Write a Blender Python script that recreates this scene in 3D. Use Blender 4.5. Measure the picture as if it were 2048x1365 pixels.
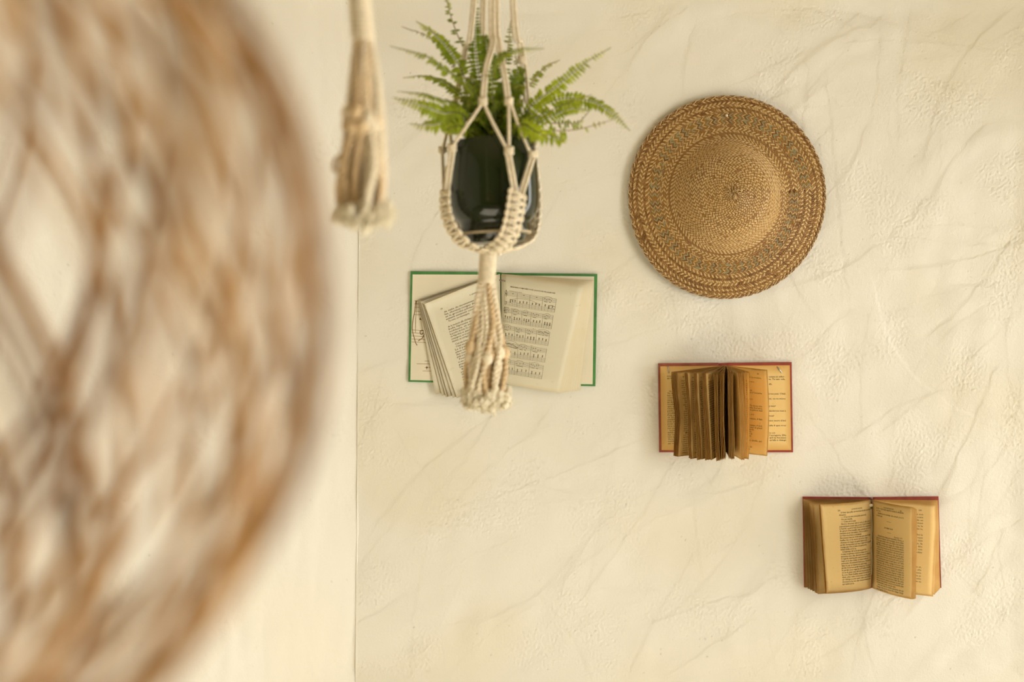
import bpy, bmesh, math, random
import numpy as np
from mathutils import Vector, Matrix

# ------------------------------------------------------------------ scene, camera, light
for o in list(bpy.data.objects):
    bpy.data.objects.remove(o, do_unlink=True)
scene = bpy.context.scene
COL = scene.collection
R = math.radians
D = 2.8444            # camera to back wall; 1 px of the 2048 frame = 1 mm on that wall
CAMZ = 1.6

cam = bpy.data.cameras.new('camera')
cam.lens = 50.0
cam.sensor_width = 36.0
cam.dof.use_dof = True
cam.dof.focus_distance = D - 0.02
cam.dof.aperture_fstop = 2.1
cam.clip_start = 0.02
camo = bpy.data.objects.new('camera', cam)
camo.location = (0, -D, CAMZ)
camo.rotation_euler = (R(90), 0, 0)
COL.objects.link(camo)
scene.camera = camo

scene.view_settings.view_transform = 'Standard'
scene.view_settings.look = 'None'
scene.view_settings.gamma = 1.0
scene.view_settings.use_curve_mapping = False
scene.view_settings.exposure = 0.17
scene.cycles.use_denoising = True
scene.cycles.use_adaptive_sampling = True
scene.cycles.adaptive_threshold = 0.03
scene.cycles.max_bounces = 5
scene.cycles.diffuse_bounces = 4
scene.cycles.glossy_bounces = 2
scene.cycles.transmission_bounces = 4
scene.cycles.caustics_reflective = False
scene.cycles.caustics_refractive = False

world = bpy.data.worlds.new('sky')
scene.world = world
world.use_nodes = True
bg = world.node_tree.nodes['Background']
bg.inputs[0].default_value = (1.0, 0.98, 0.95, 1)
bg.inputs[1].default_value = 1.0


def area_light(name, loc, rot, sx, sy, power, color):
    l = bpy.data.lights.new(name, 'AREA')
    l.shape = 'RECTANGLE'
    l.size = sx
    l.size_y = sy
    l.energy = power
    l.color = color
    o = bpy.data.objects.new(name, l)
    o.location = loc
    o.rotation_euler = rot
    COL.objects.link(o)
    return o


# daylight in the right-hand wall's two windows; the wide one is added for fill
area_light('window_daylight', (1.72, -0.20, 1.17), (0, R(90), 0), 2.05, 0.24, 12, (1.0, 0.98, 0.95))
area_light('window_daylight', (1.72, -1.9, 1.45), (0, R(90), 0), 1.5, 1.4, 42, (1.0, 0.98, 0.95))
sun = bpy.data.lights.new('sun', 'SUN')
sun.energy = 27.0
sun.angle = R(1.0)
sun.color = (1.0, 0.97, 0.91)
suno = bpy.data.objects.new('sun', sun)
suno.rotation_euler = (R(0), R(52), R(4))
COL.objects.link(suno)


# ------------------------------------------------------------------ helpers
def P(px, py, d=D):
    """pixel of the 2048x1365 frame at distance d in front of the camera -> world point"""
    s = d / D / 1000.0
    return Vector(((px - 1024) * s, d - D, CAMZ - (py - 682.5) * s))


def link(o, parent=None):
    COL.objects.link(o)
    if parent is not None:
        o.parent = parent
    return o


def tag(o, label=None, cat=None, group=None, kind=None):
    if label: o['label'] = label
    if cat: o['category'] = cat
    if group: o['group'] = group
    if kind: o['kind'] = kind
    return o


def empty(name, loc, label, cat, group=None):
    o = bpy.data.objects.new(name, None)
    o.empty_display_size = 0.05
    o.location = loc
    link(o)
    return tag(o, label, cat, group)


def mesh(name, verts, faces, mat, parent=None, smooth=True, mids=None, uvs=None, cols=None):
    """verts are world points; they are stored relative to the parent's location"""
    off = Vector((0, 0, 0))
    p = parent
    while p is not None:
        off += p.location
        p = p.parent
    me = bpy.data.meshes.new(name)
    me.from_pydata([tuple(Vector(v) - off) for v in verts], [], [tuple(f) for f in faces])
    mats = mat if isinstance(mat, (list, tuple)) else [mat]
    for m in mats:
        me.materials.append(m)
    if mids is not None:
        me.polygons.foreach_set('material_index', mids)
    if smooth:
        me.polygons.foreach_set('use_smooth', [True] * len(me.polygons))
    if uvs is not None:
        lay = me.uv_layers.new(name='UVMap')
        li = np.zeros(len(me.loops), dtype=np.int32)
        me.loops.foreach_get('vertex_index', li)
        lay.data.foreach_set('uv', np.array(uvs, dtype=np.float32)[li].ravel())
    if cols is not None:
        ca = me.color_attributes.new('tint', 'FLOAT_COLOR', 'POINT')
        ca.data.foreach_set('color', np.array(cols, dtype=np.float32).ravel())
    me.update()
    return link(bpy.data.objects.new(name, me), parent)


class MB:
    def __init__(s):
        s.v = []; s.f = []; s.m = []; s.c = []

    def add(s, v, f, m=0, c=None):
        b = len(s.v)
        s.v += [Vector(p) for p in v]
        s.f += [tuple(i + b for i in q) for q in f]
        s.m += [m] * len(f)
        if c is not None:
            s.c += [c] * len(v) if not isinstance(c, list) else c

    def box(s, lo, hi, m=0):
        x0, y0, z0 = lo; x1, y1, z1 = hi
        v = [(x0, y0, z0), (x1, y0, z0), (x1, y1, z0), (x0, y1, z0), (x0, y0, z1), (x1, y0, z1), (x1, y1, z1), (x0, y1, z1)]
        s.add(v, [(0, 3, 2, 1), (4, 5, 6, 7), (0, 1, 5, 4), (1, 2, 6, 5), (2, 3, 7, 6), (3, 0, 4, 7)], m)

    def tube(s, pts, rad, n=6, m=0, flat=1.0, cap=True, flatdir=None):
        pts = [Vector(p) for p in pts]
        k = len(pts)
        rr = rad if isinstance(rad, (list, tuple)) else [rad] * k
        v = []; f = []
        t0 = (pts[1] - pts[0]).normalized()
        ref = Vector(flatdir) if flatdir is not None else (Vector((0, 0, 1)) if abs(t0.z) < 0.9 else Vector((1, 0, 0)))
        nrm = (ref - t0 * ref.dot(t0)).normalized()
        for i in range(k):
            t = (pts[min(i + 1, k - 1)] - pts[max(i - 1, 0)]).normalized()
            nrm = (nrm - t * nrm.dot(t)).normalized()
            b = t.cross(nrm)
            for j in range(n):
                a = 2 * math.pi * j / n
                v.append(pts[i] + nrm * (math.cos(a) * rr[i] * flat) + b * (math.sin(a) * rr[i]))
        for i in range(k - 1):
            for j in range(n):
                j2 = (j + 1) % n
                f.append((i * n + j, i * n + j2, (i + 1) * n + j2, (i + 1) * n + j))
        if cap:
            f.append(tuple(range(n - 1, -1, -1)))
            f.append(tuple((k - 1) * n + j for j in range(n)))
        s.add(v, f, m)

    def build(s, name, mat, parent=None, smooth=True, **kw):
        return mesh(name, s.v, s.f, mat, parent, smooth, mids=s.m, cols=s.c if s.c else None, **kw)


def spline(ctrl, n):
    """Catmull-Rom through control points"""
    c = [Vector(p) for p in ctrl]
    c = [c[0] * 2 - c[1]] + c + [c[-1] * 2 - c[-2]]
    out = []
    segs = len(c) - 3
    for i in range(n):
        t = i / (n - 1) * segs
        k = min(int(t), segs - 1)
        u = t - k
        a, b, d, e = c[k], c[k + 1], c[k + 2], c[k + 3]
        out.append(0.5 * ((2 * b) + (d - a) * u + (2 * a - 5 * b + 4 * d - e) * u * u + (3 * b - a - 3 * d + e) * u ** 3))
    return out


def frames(pts):
    out = []
    k = len(pts)
    t0 = (pts[1] - pts[0]).normalized()
    ref = Vector((0, 1, 0)) if abs(t0.y) < 0.9 else Vector((1, 0, 0))
    nrm = (ref - t0 * ref.dot(t0)).normalized()
    for i in range(k):
        t = (pts[min(i + 1, k - 1)] - pts[max(i - 1, 0)]).normalized()
        nrm = (nrm - t * nrm.dot(t)).normalized()
        out.append((t, nrm, t.cross(nrm)))
    return out


def twisted(mb, ctrl, r, pitch=0.012, ply=3, m=0, seg=None, phase=0.0):
    """a laid cord: ply strands wound round the path"""
    pts = spline(ctrl, 40) if len(ctrl) > 2 else spline([ctrl[0], (Vector(ctrl[0]) + Vector(ctrl[1])) / 2, ctrl[1]], 40)
    L = sum((pts[i + 1] - pts[i]).length for i in range(len(pts) - 1))
    n = seg or max(8, int(L / pitch * 7))
    pts = spline(ctrl if len(ctrl) > 2 else [ctrl[0], (Vector(ctrl[0]) + Vector(ctrl[1])) / 2, ctrl[1]], n)
    fr = frames(pts)
    for k in range(ply):
        q = []
        for i, p in enumerate(pts):
            a = phase + 2 * math.pi * (k / ply + (i / (n - 1)) * L / pitch)
            q.append(p + (fr[i][1] * math.cos(a) + fr[i][2] * math.sin(a)) * r * 0.46)
        mb.tube(q, r * 0.62, 5, m)


def sph(mb, c, rx, ry, rz, rot=0.0, nu=10, nv=6, m=0):
    c = Vector(c)
    v = []; f = []
    for i in range(nv + 1):
        th = math.pi * i / nv
        for j in range(nu):
            a = 2 * math.pi * j / nu
            x, y, z = rx * math.sin(th) * math.cos(a), ry * math.sin(th) * math.sin(a), rz * math.cos(th)
            v.append(c + Vector((x * math.cos(rot) - z * math.sin(rot), y, x * math.sin(rot) + z * math.cos(rot))))
    for i in range(nv):
        for j in range(nu):
            j2 = (j + 1) % nu
            f.append((i * nu + j, (i + 1) * nu + j, (i + 1) * nu + j2, i * nu + j2))
    mb.add(v, f, m)


# ------------------------------------------------------------------ materials
def nmat(name):
    m = bpy.data.materials.new(name)
    m.use_nodes = True
    nt = m.node_tree
    nt.nodes.clear()
    out = nt.nodes.new('ShaderNodeOutputMaterial')
    return m, nt, out


def N(nt, kind, **kw):
    n = nt.nodes.new(kind)
    for k, v in kw.items():
        if k in n.inputs:
            n.inputs[k].default_value = v
        else:
            setattr(n, k, v)
    return n


def mixc(nt, fac, a, b, blend='MIX'):
    n = nt.nodes.new('ShaderNodeMix')
    n.data_type = 'RGBA'
    n.blend_type = blend
    for i, x in ((0, fac), (6, a), (7, b)):
        if isinstance(x, (int, float)):
            n.inputs[i].default_value = x
        elif isinstance(x, tuple):
            n.inputs[i].default_value = (*x, 1)
        else:
            nt.links.new(x, n.inputs[i])
    return n.outputs[2]


def mth(nt, op, a, b=0.0, clamp=False):
    n = nt.nodes.new('ShaderNodeMath')
    n.operation = op
    n.use_clamp = clamp
    for i, x in ((0, a), (1, b)):
        if isinstance(x, (int, float)):
            n.inputs[i].default_value = x
        else:
            nt.links.new(x, n.inputs[i])
    return n.outputs[0]


def ramp(nt, x, lo, hi, c0=0.0, c1=1.0):
    n = nt.nodes.new('ShaderNodeMapRange')
    n.inputs['From Min'].default_value = lo
    n.inputs['From Max'].default_value = hi
    n.inputs['To Min'].default_value = c0
    n.inputs['To Max'].default_value = c1
    nt.links.new(x, n.inputs['Value'])
    return n.outputs[0]


def simple(name, col, rough=0.6, var=0.12, scale=60, bump=0.0, bscale=200, spec=0.4, transl=0.0, coat=0.0, metal=0.0, col2=None, stretch=None, bdist=0.001):
    m, nt, out = nmat(name)
    tc = N(nt, 'ShaderNodeTexCoord')
    src = tc.outputs['Object']
    if stretch:
        mp = N(nt, 'ShaderNodeMapping')
        mp.inputs['Scale'].default_value = stretch
        nt.links.new(src, mp.inputs['Vector'])
        src = mp.outputs[0]
    nz = N(nt, 'ShaderNodeTexNoise', Scale=scale, Detail=4.0)
    nt.links.new(src, nz.inputs['Vector'])
    c2 = col2 or tuple(c * (1 - var * 2) for c in col)
    f = ramp(nt, nz.outputs['Fac'], 0.3, 0.7)
    c = mixc(nt, f, col, c2)
    b = N(nt, 'ShaderNodeBsdfPrincipled', Roughness=rough, Metallic=metal)
    b.inputs['Specular IOR Level'].default_value = spec
    b.inputs['Coat Weight'].default_value = coat
    b.inputs['Coat Roughness'].default_value = 0.04
    nt.links.new(c, b.inputs['Base Color'])
    if bump > 0:
        n2 = N(nt, 'ShaderNodeTexNoise', Scale=bscale, Detail=3.0)
        nt.links.new(src, n2.inputs['Vector'])
        bp = N(nt, 'ShaderNodeBump', Strength=bump, Distance=bdist)
        nt.links.new(n2.outputs['Fac'], bp.inputs['Height'])
        nt.links.new(bp.outputs[0], b.inputs['Normal'])
    sh = b.outputs[0]
    if transl > 0:
        t = N(nt, 'ShaderNodeBsdfTranslucent')
        nt.links.new(c, t.inputs['Color'])
        mx = N(nt, 'ShaderNodeMixShader')
        mx.inputs[0].default_value = transl
        nt.links.new(sh, mx.inputs[1]); nt.links.new(t.outputs[0], mx.inputs[2])
        sh = mx.outputs[0]
    nt.links.new(sh, out.inputs[0])
    return m


def plaster(name, vertical=False):
    """colour (with stains) comes from the wall's own vertex tint; relief is geometry, only the finest grain is bump"""
    m, nt, out = nmat(name)
    at = N(nt, 'ShaderNodeAttribute', attribute_name='tint')
    tc = N(nt, 'ShaderNodeTexCoord')
    gn = N(nt, 'ShaderNodeTexNoise', Scale=330.0, Detail=1.0)
    nt.links.new(tc.outputs['Object'], gn.inputs['Vector'])
    bp = N(nt, 'ShaderNodeBump', Strength=0.35, Distance=0.0012)
    nt.links.new(gn.outputs['Fac'], bp.inputs['Height'])
    b = N(nt, 'ShaderNodeBsdfPrincipled', Roughness=0.85)
    b.inputs['Specular IOR Level'].default_value = 0.2
    nt.links.new(at.outputs['Color'], b.inputs['Base Color'])
    nt.links.new(bp.outputs[0], b.inputs['Normal'])
    nt.links.new(b.outputs[0], out.inputs[0])
    return m


def paper(name, base, edge, transl=0.22, edge_w=0.10):
    """paper that has browned from its edges inward; uv = (spine to fore-edge, top to foot)"""
    m, nt, out = nmat(name)
    uv = N(nt, 'ShaderNodeUVMap')
    sx = N(nt, 'ShaderNodeSeparateXYZ')
    nt.links.new(uv.outputs[0], sx.inputs[0])
    tc = N(nt, 'ShaderNodeTexCoord')
    nz = N(nt, 'ShaderNodeTexNoise', Scale=28.0, Detail=5.0)
    nt.links.new(tc.outputs['Object'], nz.inputs['Vector'])
    wob = mth(nt, 'MULTIPLY', mth(nt, 'SUBTRACT', nz.outputs['Fac'], 0.5), 0.03)
    du = mth(nt, 'SUBTRACT', 1.0, sx.outputs[0])
    dv = mth(nt, 'MINIMUM', sx.outputs[1], mth(nt, 'SUBTRACT', 1.0, sx.outputs[1]))
    d = mth(nt, 'ADD', mth(nt, 'MINIMUM', du, dv), wob)
    f = ramp(nt, d, 0.0, edge_w, 1.0, 0.0)
    f = mth(nt, 'MULTIPLY', f, 0.85)
    c = mixc(nt, f, base, edge)
    sp = N(nt, 'ShaderNodeTexNoise', Scale=120.0, Detail=3.0)
    nt.links.new(tc.outputs['Object'], sp.inputs['Vector'])
    c = mixc(nt, mth(nt, 'MULTIPLY', ramp(nt, sp.outputs['Fac'], 0.66, 0.8), 0.30), c, tuple(x * 0.6 for x in edge))
    b = N(nt, 'ShaderNodeBsdfPrincipled', Roughness=0.75)
    b.inputs['Specular IOR Level'].default_value = 0.2
    nt.links.new(c, b.inputs['Base Color'])
    t = N(nt, 'ShaderNodeBsdfTranslucent')
    nt.links.new(c, t.inputs['Color'])
    mx = N(nt, 'ShaderNodeMixShader')
    mx.inputs[0].default_value = transl
    nt.links.new(b.outputs[0], mx.inputs[1]); nt.links.new(t.outputs[0], mx.inputs[2])
    nt.links.new(mx.outputs[0], out.inputs[0])
    return m


def leafmat(name):
    m, nt, out = nmat(name)
    at = N(nt, 'ShaderNodeAttribute', attribute_name='tint')
    tc = N(nt, 'ShaderNodeTexCoord')
    nz = N(nt, 'ShaderNodeTexNoise', Scale=150.0, Detail=2.0)
    nt.links.new(tc.outputs['Object'], nz.inputs['Vector'])
    c = mixc(nt, ramp(nt, nz.outputs['Fac'], 0.35, 0.7, 0.0, 0.35), at.outputs['Color'], (0.09, 0.17, 0.012), 'MIX')
    b = N(nt, 'ShaderNodeBsdfPrincipled', Roughness=0.42)
    b.inputs['Specular IOR Level'].default_value = 0.35
    nt.links.new(c, b.inputs['Base Color'])
    t = N(nt, 'ShaderNodeBsdfTranslucent')
    nt.links.new(c, t.inputs['Color'])
    mx = N(nt, 'ShaderNodeMixShader')
    mx.inputs[0].default_value = 0.35
    nt.links.new(b.outputs[0], mx.inputs[1]); nt.links.new(t.outputs[0], mx.inputs[2])
    nt.links.new(mx.outputs[0], out.inputs[0])
    return m


M = {}
M['wall'] = plaster('cream_plaster')
M['wall_l'] = M['wall']
M['ceil'] = simple('ceiling_paint', (0.80, 0.77, 0.68), 0.9, 0.04, 8)
M['rear'] = simple('dimming_rear_wall', (0.34, 0.29, 0.21), 0.9, 0.06, 6)  # unseen rear wall, darkened so less light comes from the front
M['ceil_bounce'] = simple('bounce_toned_ceiling', (0.58, 0.48, 0.31), 0.8, 0.06, 6)  # unseen ceiling, tone picked for the light it bounces down
M['floor'] = simple('pale_tile_floor', (0.62, 0.57, 0.47), 0.6, 0.08, 5)
M['winframe'] = simple('painted_wood', (0.75, 0.72, 0.64), 0.5, 0.05, 20)
M['paper1'] = paper('ivory_paper', (0.94, 0.88, 0.68), (0.89, 0.77, 0.50), 0.3, 0.03)
M['paper2'] = paper('amber_paper', (0.93, 0.655, 0.25), (0.46, 0.215, 0.035), 0.42, 0.020)
M['paper3'] = paper('honey_paper', (0.93, 0.70, 0.31), (0.62, 0.33, 0.075), 0.38, 0.030)
M['end1'] = simple('cream_endpaper', (0.82, 0.75, 0.56), 0.8, 0.03, 15)
M['end2'] = paper('amber_endpaper', (0.80, 0.575, 0.23), (0.64, 0.36, 0.09), 0.0, 0.10)
M['green'] = simple('green_cloth', (0.075, 0.27, 0.065), 0.6, 0.15, 40, 0.3, 700, bdist=0.0004)
M['red'] = simple('red_cloth', (0.36, 0.05, 0.022), 0.6, 0.18, 60, 0.3, 700, bdist=0.0004)
M['red_faded'] = simple('faded_red_cloth', (0.40, 0.10, 0.055), 0.65, 0.2, 50, 0.3, 700, bdist=0.0004)
M['ink'] = simple('printing_ink', (0.14, 0.105, 0.045), 0.8, 0.1, 60)
M['ink_soft'] = simple('grey_ink', (0.32, 0.28, 0.17), 0.8, 0.1, 60)
M['ink_staff'] = simple('staff_line_ink', (0.42, 0.37, 0.24), 0.8, 0.05, 60)
M['sepia'] = simple('sepia_ink', (0.26, 0.13, 0.035), 0.8, 0.15, 60)
M['metal'] = simple('staple_wire', (0.55, 0.52, 0.45), 0.3, 0.1, 80, metal=1.0)
M['nail'] = simple('nail_head', (0.80, 0.74, 0.58), 0.35, 0.1, 80, metal=0.6)
M['nail_dark'] = simple('old_tack', (0.28, 0.22, 0.17), 0.4, 0.2, 80, metal=0.8)
M['straw_l'] = simple('pale_straw', (0.70, 0.47, 0.19), 0.40, 0.12, 300, spec=0.5)
M['straw_t'] = simple('tan_straw', (0.42, 0.22, 0.065), 0.45, 0.16, 300, spec=0.4)
M['straw_b'] = simple('brown_straw', (0.29, 0.135, 0.032), 0.5, 0.2, 300, spec=0.4)
M['straw_o'] = simple('amber_straw', (0.46, 0.23, 0.04), 0.5, 0.2, 300, spec=0.4)
M['straw_g'] = simple('sage_straw', (0.42, 0.38, 0.20), 0.5, 0.15, 300, spec=0.4)
M['straw_u'] = simple('straw_backing', (0.16, 0.075, 0.018), 0.8, 0.2, 200)
M['cotton'] = simple('cotton_cord', (0.86, 0.74, 0.52), 0.9, 0.10, 180, 0.5, 900, spec=0.1, bdist=0.0006)
M['cotton_w'] = simple('frayed_cotton', (0.97, 0.875, 0.645), 0.95, 0.04, 80, spec=0.1, transl=0.2)
M['cotton_t'] = simple('tan_cotton', (0.74, 0.55, 0.31), 0.9, 0.12, 120, 0.5, 900, spec=0.1, bdist=0.0006)
M['pot'] = simple('green_glaze', (0.013, 0.022, 0.004), 0.09, 0.25, 9, spec=0.5)
M['foot'] = simple('bare_clay', (0.50, 0.40, 0.24), 0.7, 0.1, 90)
M['soil'] = simple('soil', (0.03, 0.02, 0.012), 0.95, 0.3, 90, 1.0, 160, bdist=0.004)
M['fern'] = leafmat('fern_leaf')
M['stem'] = simple('fern_stem', (0.16, 0.17, 0.03), 0.6, 0.2, 90)
M['stem_old'] = simple('dry_fern_stem', (0.30, 0.17, 0.06), 0.6, 0.2, 90)
M['rattan'] = simple('rattan', (0.64, 0.375, 0.13), 0.55, 0.16, 22, spec=0.25, col2=(0.47, 0.235, 0.06))
M['rattan_d'] = simple('dark_rattan', (0.34, 0.165, 0.04), 0.5, 0.2, 22, 0.4, 260, spec=0.4)
M['cable'] = simple('flex_cable', (0.30, 0.22, 0.12), 0.6, 0.1, 90)
M['bulb'] = simple('frosted_glass', (0.85, 0.84, 0.80), 0.25, 0.02, 10, spec=0.5, transl=0.4)
M['hook'] = simple('iron_hook', (0.10, 0.09, 0.08), 0.4, 0.1, 40, metal=1.0)

# ------------------------------------------------------------------ the room
CEIL = 2.75
XR, YR = 1.5, -4.8


def xc(z):   # the corner line leans a little
    return -0.3115 + (z - 1.1) * 0.0075


def struct(name, mb, mat, parent=None, **kw):
    o = mb.build(name, mat, parent, smooth=False, **kw)
    if parent is None:
        o['kind'] = 'structure'
    return o


def smooth_noise(shape, step, wl, rs, stretch=(1, 1)):
    """gaussian noise low-passed at wavelength wl (metres), unit variance; fft"""
    n = rs.standard_normal(shape)
    ky = np.fft.fftfreq(shape[0], step[0])[:, None] * stretch[0]
    kx = np.fft.fftfreq(shape[1], step[1])[None, :] * stretch[1]
    k2 = (kx * kx + ky * ky) * wl * wl
    f_ = np.fft.fft2(n) * np.exp(-k2 * 1.2) * (1 - np.exp(-k2 * 3.0))
    r = np.real(np.fft.ifft2(f_))
    return r / (r.std() + 1e-9)


def sstep(x):
    x = np.clip(x, 0, 1)
    return x * x * (3 - 2 * x)


def plaster_relief(us, zs, seed, strokes, vertical=False):
    """trowelled plaster: undulation, overlapping strokes with a sharp lifted edge, rough patches, pits (metres)"""
    rs = np.random.RandomState(seed)
    U, Z = np.meshgrid(us, zs)              # rows = z
    st_ = (zs[1] - zs[0], us[1] - us[0])
    sh = U.shape
    sx = (2.5, 0.6) if vertical else (1, 1)
    h = 0.0009 * smooth_noise(sh, st_, 0.30, rs) + 0.0004 * smooth_noise(sh, st_, 0.07, rs, sx)
    wob = smooth_noise(sh, st_, 0.05, rs)
    for k in range(strokes):
        cx, cz = rs.uniform(us[0], us[-1]), rs.uniform(zs[0], zs[-1])
        ang = rs.normal(0.45, 0.35) if not vertical else rs.normal(1.5, 0.12)
        if rs.rand() < 0.25:
            ang += rs.uniform(0.8, 1.6)
        L, w = rs.uniform(0.08, 0.30), rs.uniform(0.022, 0.06)
        bend = rs.normal(0, 1.1)
        c, s_ = math.cos(ang), math.sin(ang)
        i0 = np.searchsorted(us, cx - L - w); i1 = np.searchsorted(us, cx + L + w)
        j0 = np.searchsorted(zs, cz - L - w); j1 = np.searchsorted(zs, cz + L + w)
        if i1 - i0 < 4 or j1 - j0 < 4:
            continue
        x = U[j0:j1, i0:i1] - cx; z = Z[j0:j1, i0:i1] - cz
        a = x * c + z * s_
        b_ = -x * s_ + z * c + bend * a * a + wob[j0:j1, i0:i1] * 0.0025
        along = sstep((L - np.abs(a)) / (0.25 * L))
        face = sstep((b_ + w) / (1.6 * w)) * sstep((w - b_) / 0.0045)
        lip = np.exp(-((b_ - w) / 0.0028) ** 2) * sstep(0.5 + 0.7 * wob[j0:j1, i0:i1])
        A = rs.uniform(0.0002, 0.00085)
        h[j0:j1, i0:i1] += along * (face * A + lip * A * rs.uniform(0.3, 1.2))
    rough = sstep(smooth_noise(sh, st_, 0.16, rs) * 0.7 + 0.15)
    h += (0.00005 + 0.00019 * rough) * smooth_noise(sh, st_, 0.006, rs, sx)
    pit = sstep((smooth_noise(sh, st_, 0.007, rs) - 2.6) * 1.5) * sstep(smooth_noise(sh, st_, 0.12, rs))
    h -= 0.0007 * pit
    stain = sstep(smooth_noise(sh, st_, 0.35, rs) * 0.45 + 0.15)
    blot = sstep(smooth_noise(sh, st_, 0.012, rs) * 0.35 + 0.1) * rough * sstep(smooth_noise(sh, st_, 0.2, rs) * 0.6 - 0.1)
    return h, stain, blot, pit


def wall_slab(name, corner, du, out, length, thick, us, zs, seed, strokes, base, stain_c, vertical=False):
    """relief face over the (u, z) grid, plain slab behind it; corner(z) gives the u = 0 line, out points away from the room"""
    h, stn, blot, pit = plaster_relief(us, zs, seed, strokes, vertical)
    nz_, nu_ = h.shape
    U, Z = np.meshgrid(us, zs)
    cx_ = np.array([corner(z) for z in zs])[:, None]
    # fade the relief to zero on the rim so that the face meets the slab
    fade = np.minimum(sstep((us[-1] - U) / 0.05), np.minimum(sstep((Z - zs[0]) / 0.05), sstep((zs[-1] - Z) / 0.05)))
    h = np.minimum(h - np.percentile(h, 99.5), 0.0) * fade      # the highest plaster is the wall's plane
    X = cx_ + U * du[0] - out[0] * h; Y = U * du[1] - out[1] * h
    front = np.stack([X, Y, Z], -1).reshape(-1, 3)
    idx = np.arange(nz_ * nu_).reshape(nz_, nu_)
    quads = np.stack([idx[:-1, :-1], idx[:-1, 1:], idx[1:, 1:], idx[1:, :-1]], -1).reshape(-1, 4)
    # the rest of the wall's face round the relief, and the slab's body
    z0, z1, u0, u1 = zs[0], zs[-1], us[0], us[-1]
    extra = []; ef = []

    def fp(u, z, k=0.0):
        extra.append((corner(z) + u * du[0] + out[0] * k, u * du[1] + out[1] * k, z))
        return nz_ * nu_ + len(extra) - 1
    def rect(ua, ub, za, zb):
        ef.append((fp(ua, za), fp(ub, za), fp(ub, zb), fp(ua, zb)))
    rect(0, length, 0, z0); rect(0, length, z1, CEIL); rect(u1, length, z0, z1)
    if u0 > 0:
        rect(0, u0, z0, z1)
    B = [fp(0, 0, thick), fp(length, 0, thick), fp(length, CEIL, thick), fp(0, CEIL, thick)]
    F = [fp(0, 0), fp(length, 0), fp(length, CEIL), fp(0, CEIL)]
    ef += [(B[3], B[2], B[1], B[0]), (F[0], B[0], B[1], F[1]), (F[1], B[1], B[2], F[2]), (F[2], B[2], B[3], F[3]), (F[3], B[3], B[0], F[0])]
    cols = np.ones((nz_ * nu_ + len(extra), 4), np.float32)
    bc, sc_ = np.array(base), np.array(stain_c)
    cc = bc[None, None] * (1 - 0.40 * stn[..., None]) + sc_[None, None] * 0.40 * stn[..., None]
    cc = cc * (1 - 0.10 * blot[..., None] * np.array([0.8, 0.9, 1.3])) * (1 - 0.25 * pit[..., None])
    cols[:nz_ * nu_, :3] = cc.reshape(-1, 3)
    cols[nz_ * nu_:, :3] = bc
    me = bpy.data.meshes.new(name)
    allv = np.concatenate([front, np.array(extra)]).astype(np.float32)
    allq = np.concatenate([quads, np.array(ef)]).astype(np.int32)
    me.vertices.add(len(allv)); me.vertices.foreach_set('co', allv.ravel())
    me.loops.add(allq.size); me.loops.foreach_set('vertex_index', allq.ravel())
    me.polygons.add(len(allq))
    me.polygons.foreach_set('loop_start', np.arange(0, allq.size, 4, dtype=np.int32))
    sm_ = np.zeros(len(allq), bool); sm_[:len(quads)] = True
    me.update(calc_edges=True)
    me.polygons.foreach_set('use_smooth', sm_)
    me.materials.append(M['wall'])
    ca = me.color_attributes.new('tint', 'FLOAT_COLOR', 'POINT')
    ca.data.foreach_set('color', cols.ravel())
    me.validate()
    o = link(bpy.data.objects.new(name, me))
    o['kind'] = 'structure'
    return o


wall_slab('wall_back', xc, (1, 0), (0, 1), XR + 0.2 - xc(1), 0.15, np.arange(-0.02, 1.36, 0.002), np.arange(0.90, 2.30, 0.002), 11, 210,
          (0.84, 0.805, 0.695), (0.77, 0.71, 0.52))
# left wall leaves the corner at an obtuse angle and comes forward, its face turned to the window
ANG = R(38)
dx, dy = -math.cos(ANG), -math.sin(ANG)
nx, ny = dy, -dx            # pointing away from the room
LL = 2.9
# (built from its far end towards the corner so that the faces look into the room)
wall_slab('wall_left', xc, (dx, dy), (nx, ny), LL, 0.15, np.arange(-0.021, 0.95, 0.0035), np.arange(0.90, 2.30, 0.0035), 12, 120,
          (0.80, 0.76, 0.65), (0.765, 0.70, 0.545), vertical=True)
XL = xc(1) + dx * LL
YL = dy * LL
b = MB(); b.box((XL - 0.15, YR, 0), (XL, YL + 0.05, CEIL))
struct('wall_far_left', b, M['ceil'])
b = MB(); b.box((XL - 0.3, YR - 0.3, -0.1), (XR + 0.2, 0.15, 0))
struct('floor', b, M['floor'])
b = MB(); b.box((XL - 0.3, YR - 0.3, CEIL), (XR + 0.2, 0.15, CEIL + 0.1))
struct('ceiling', b, M['ceil_bounce'])
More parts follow.
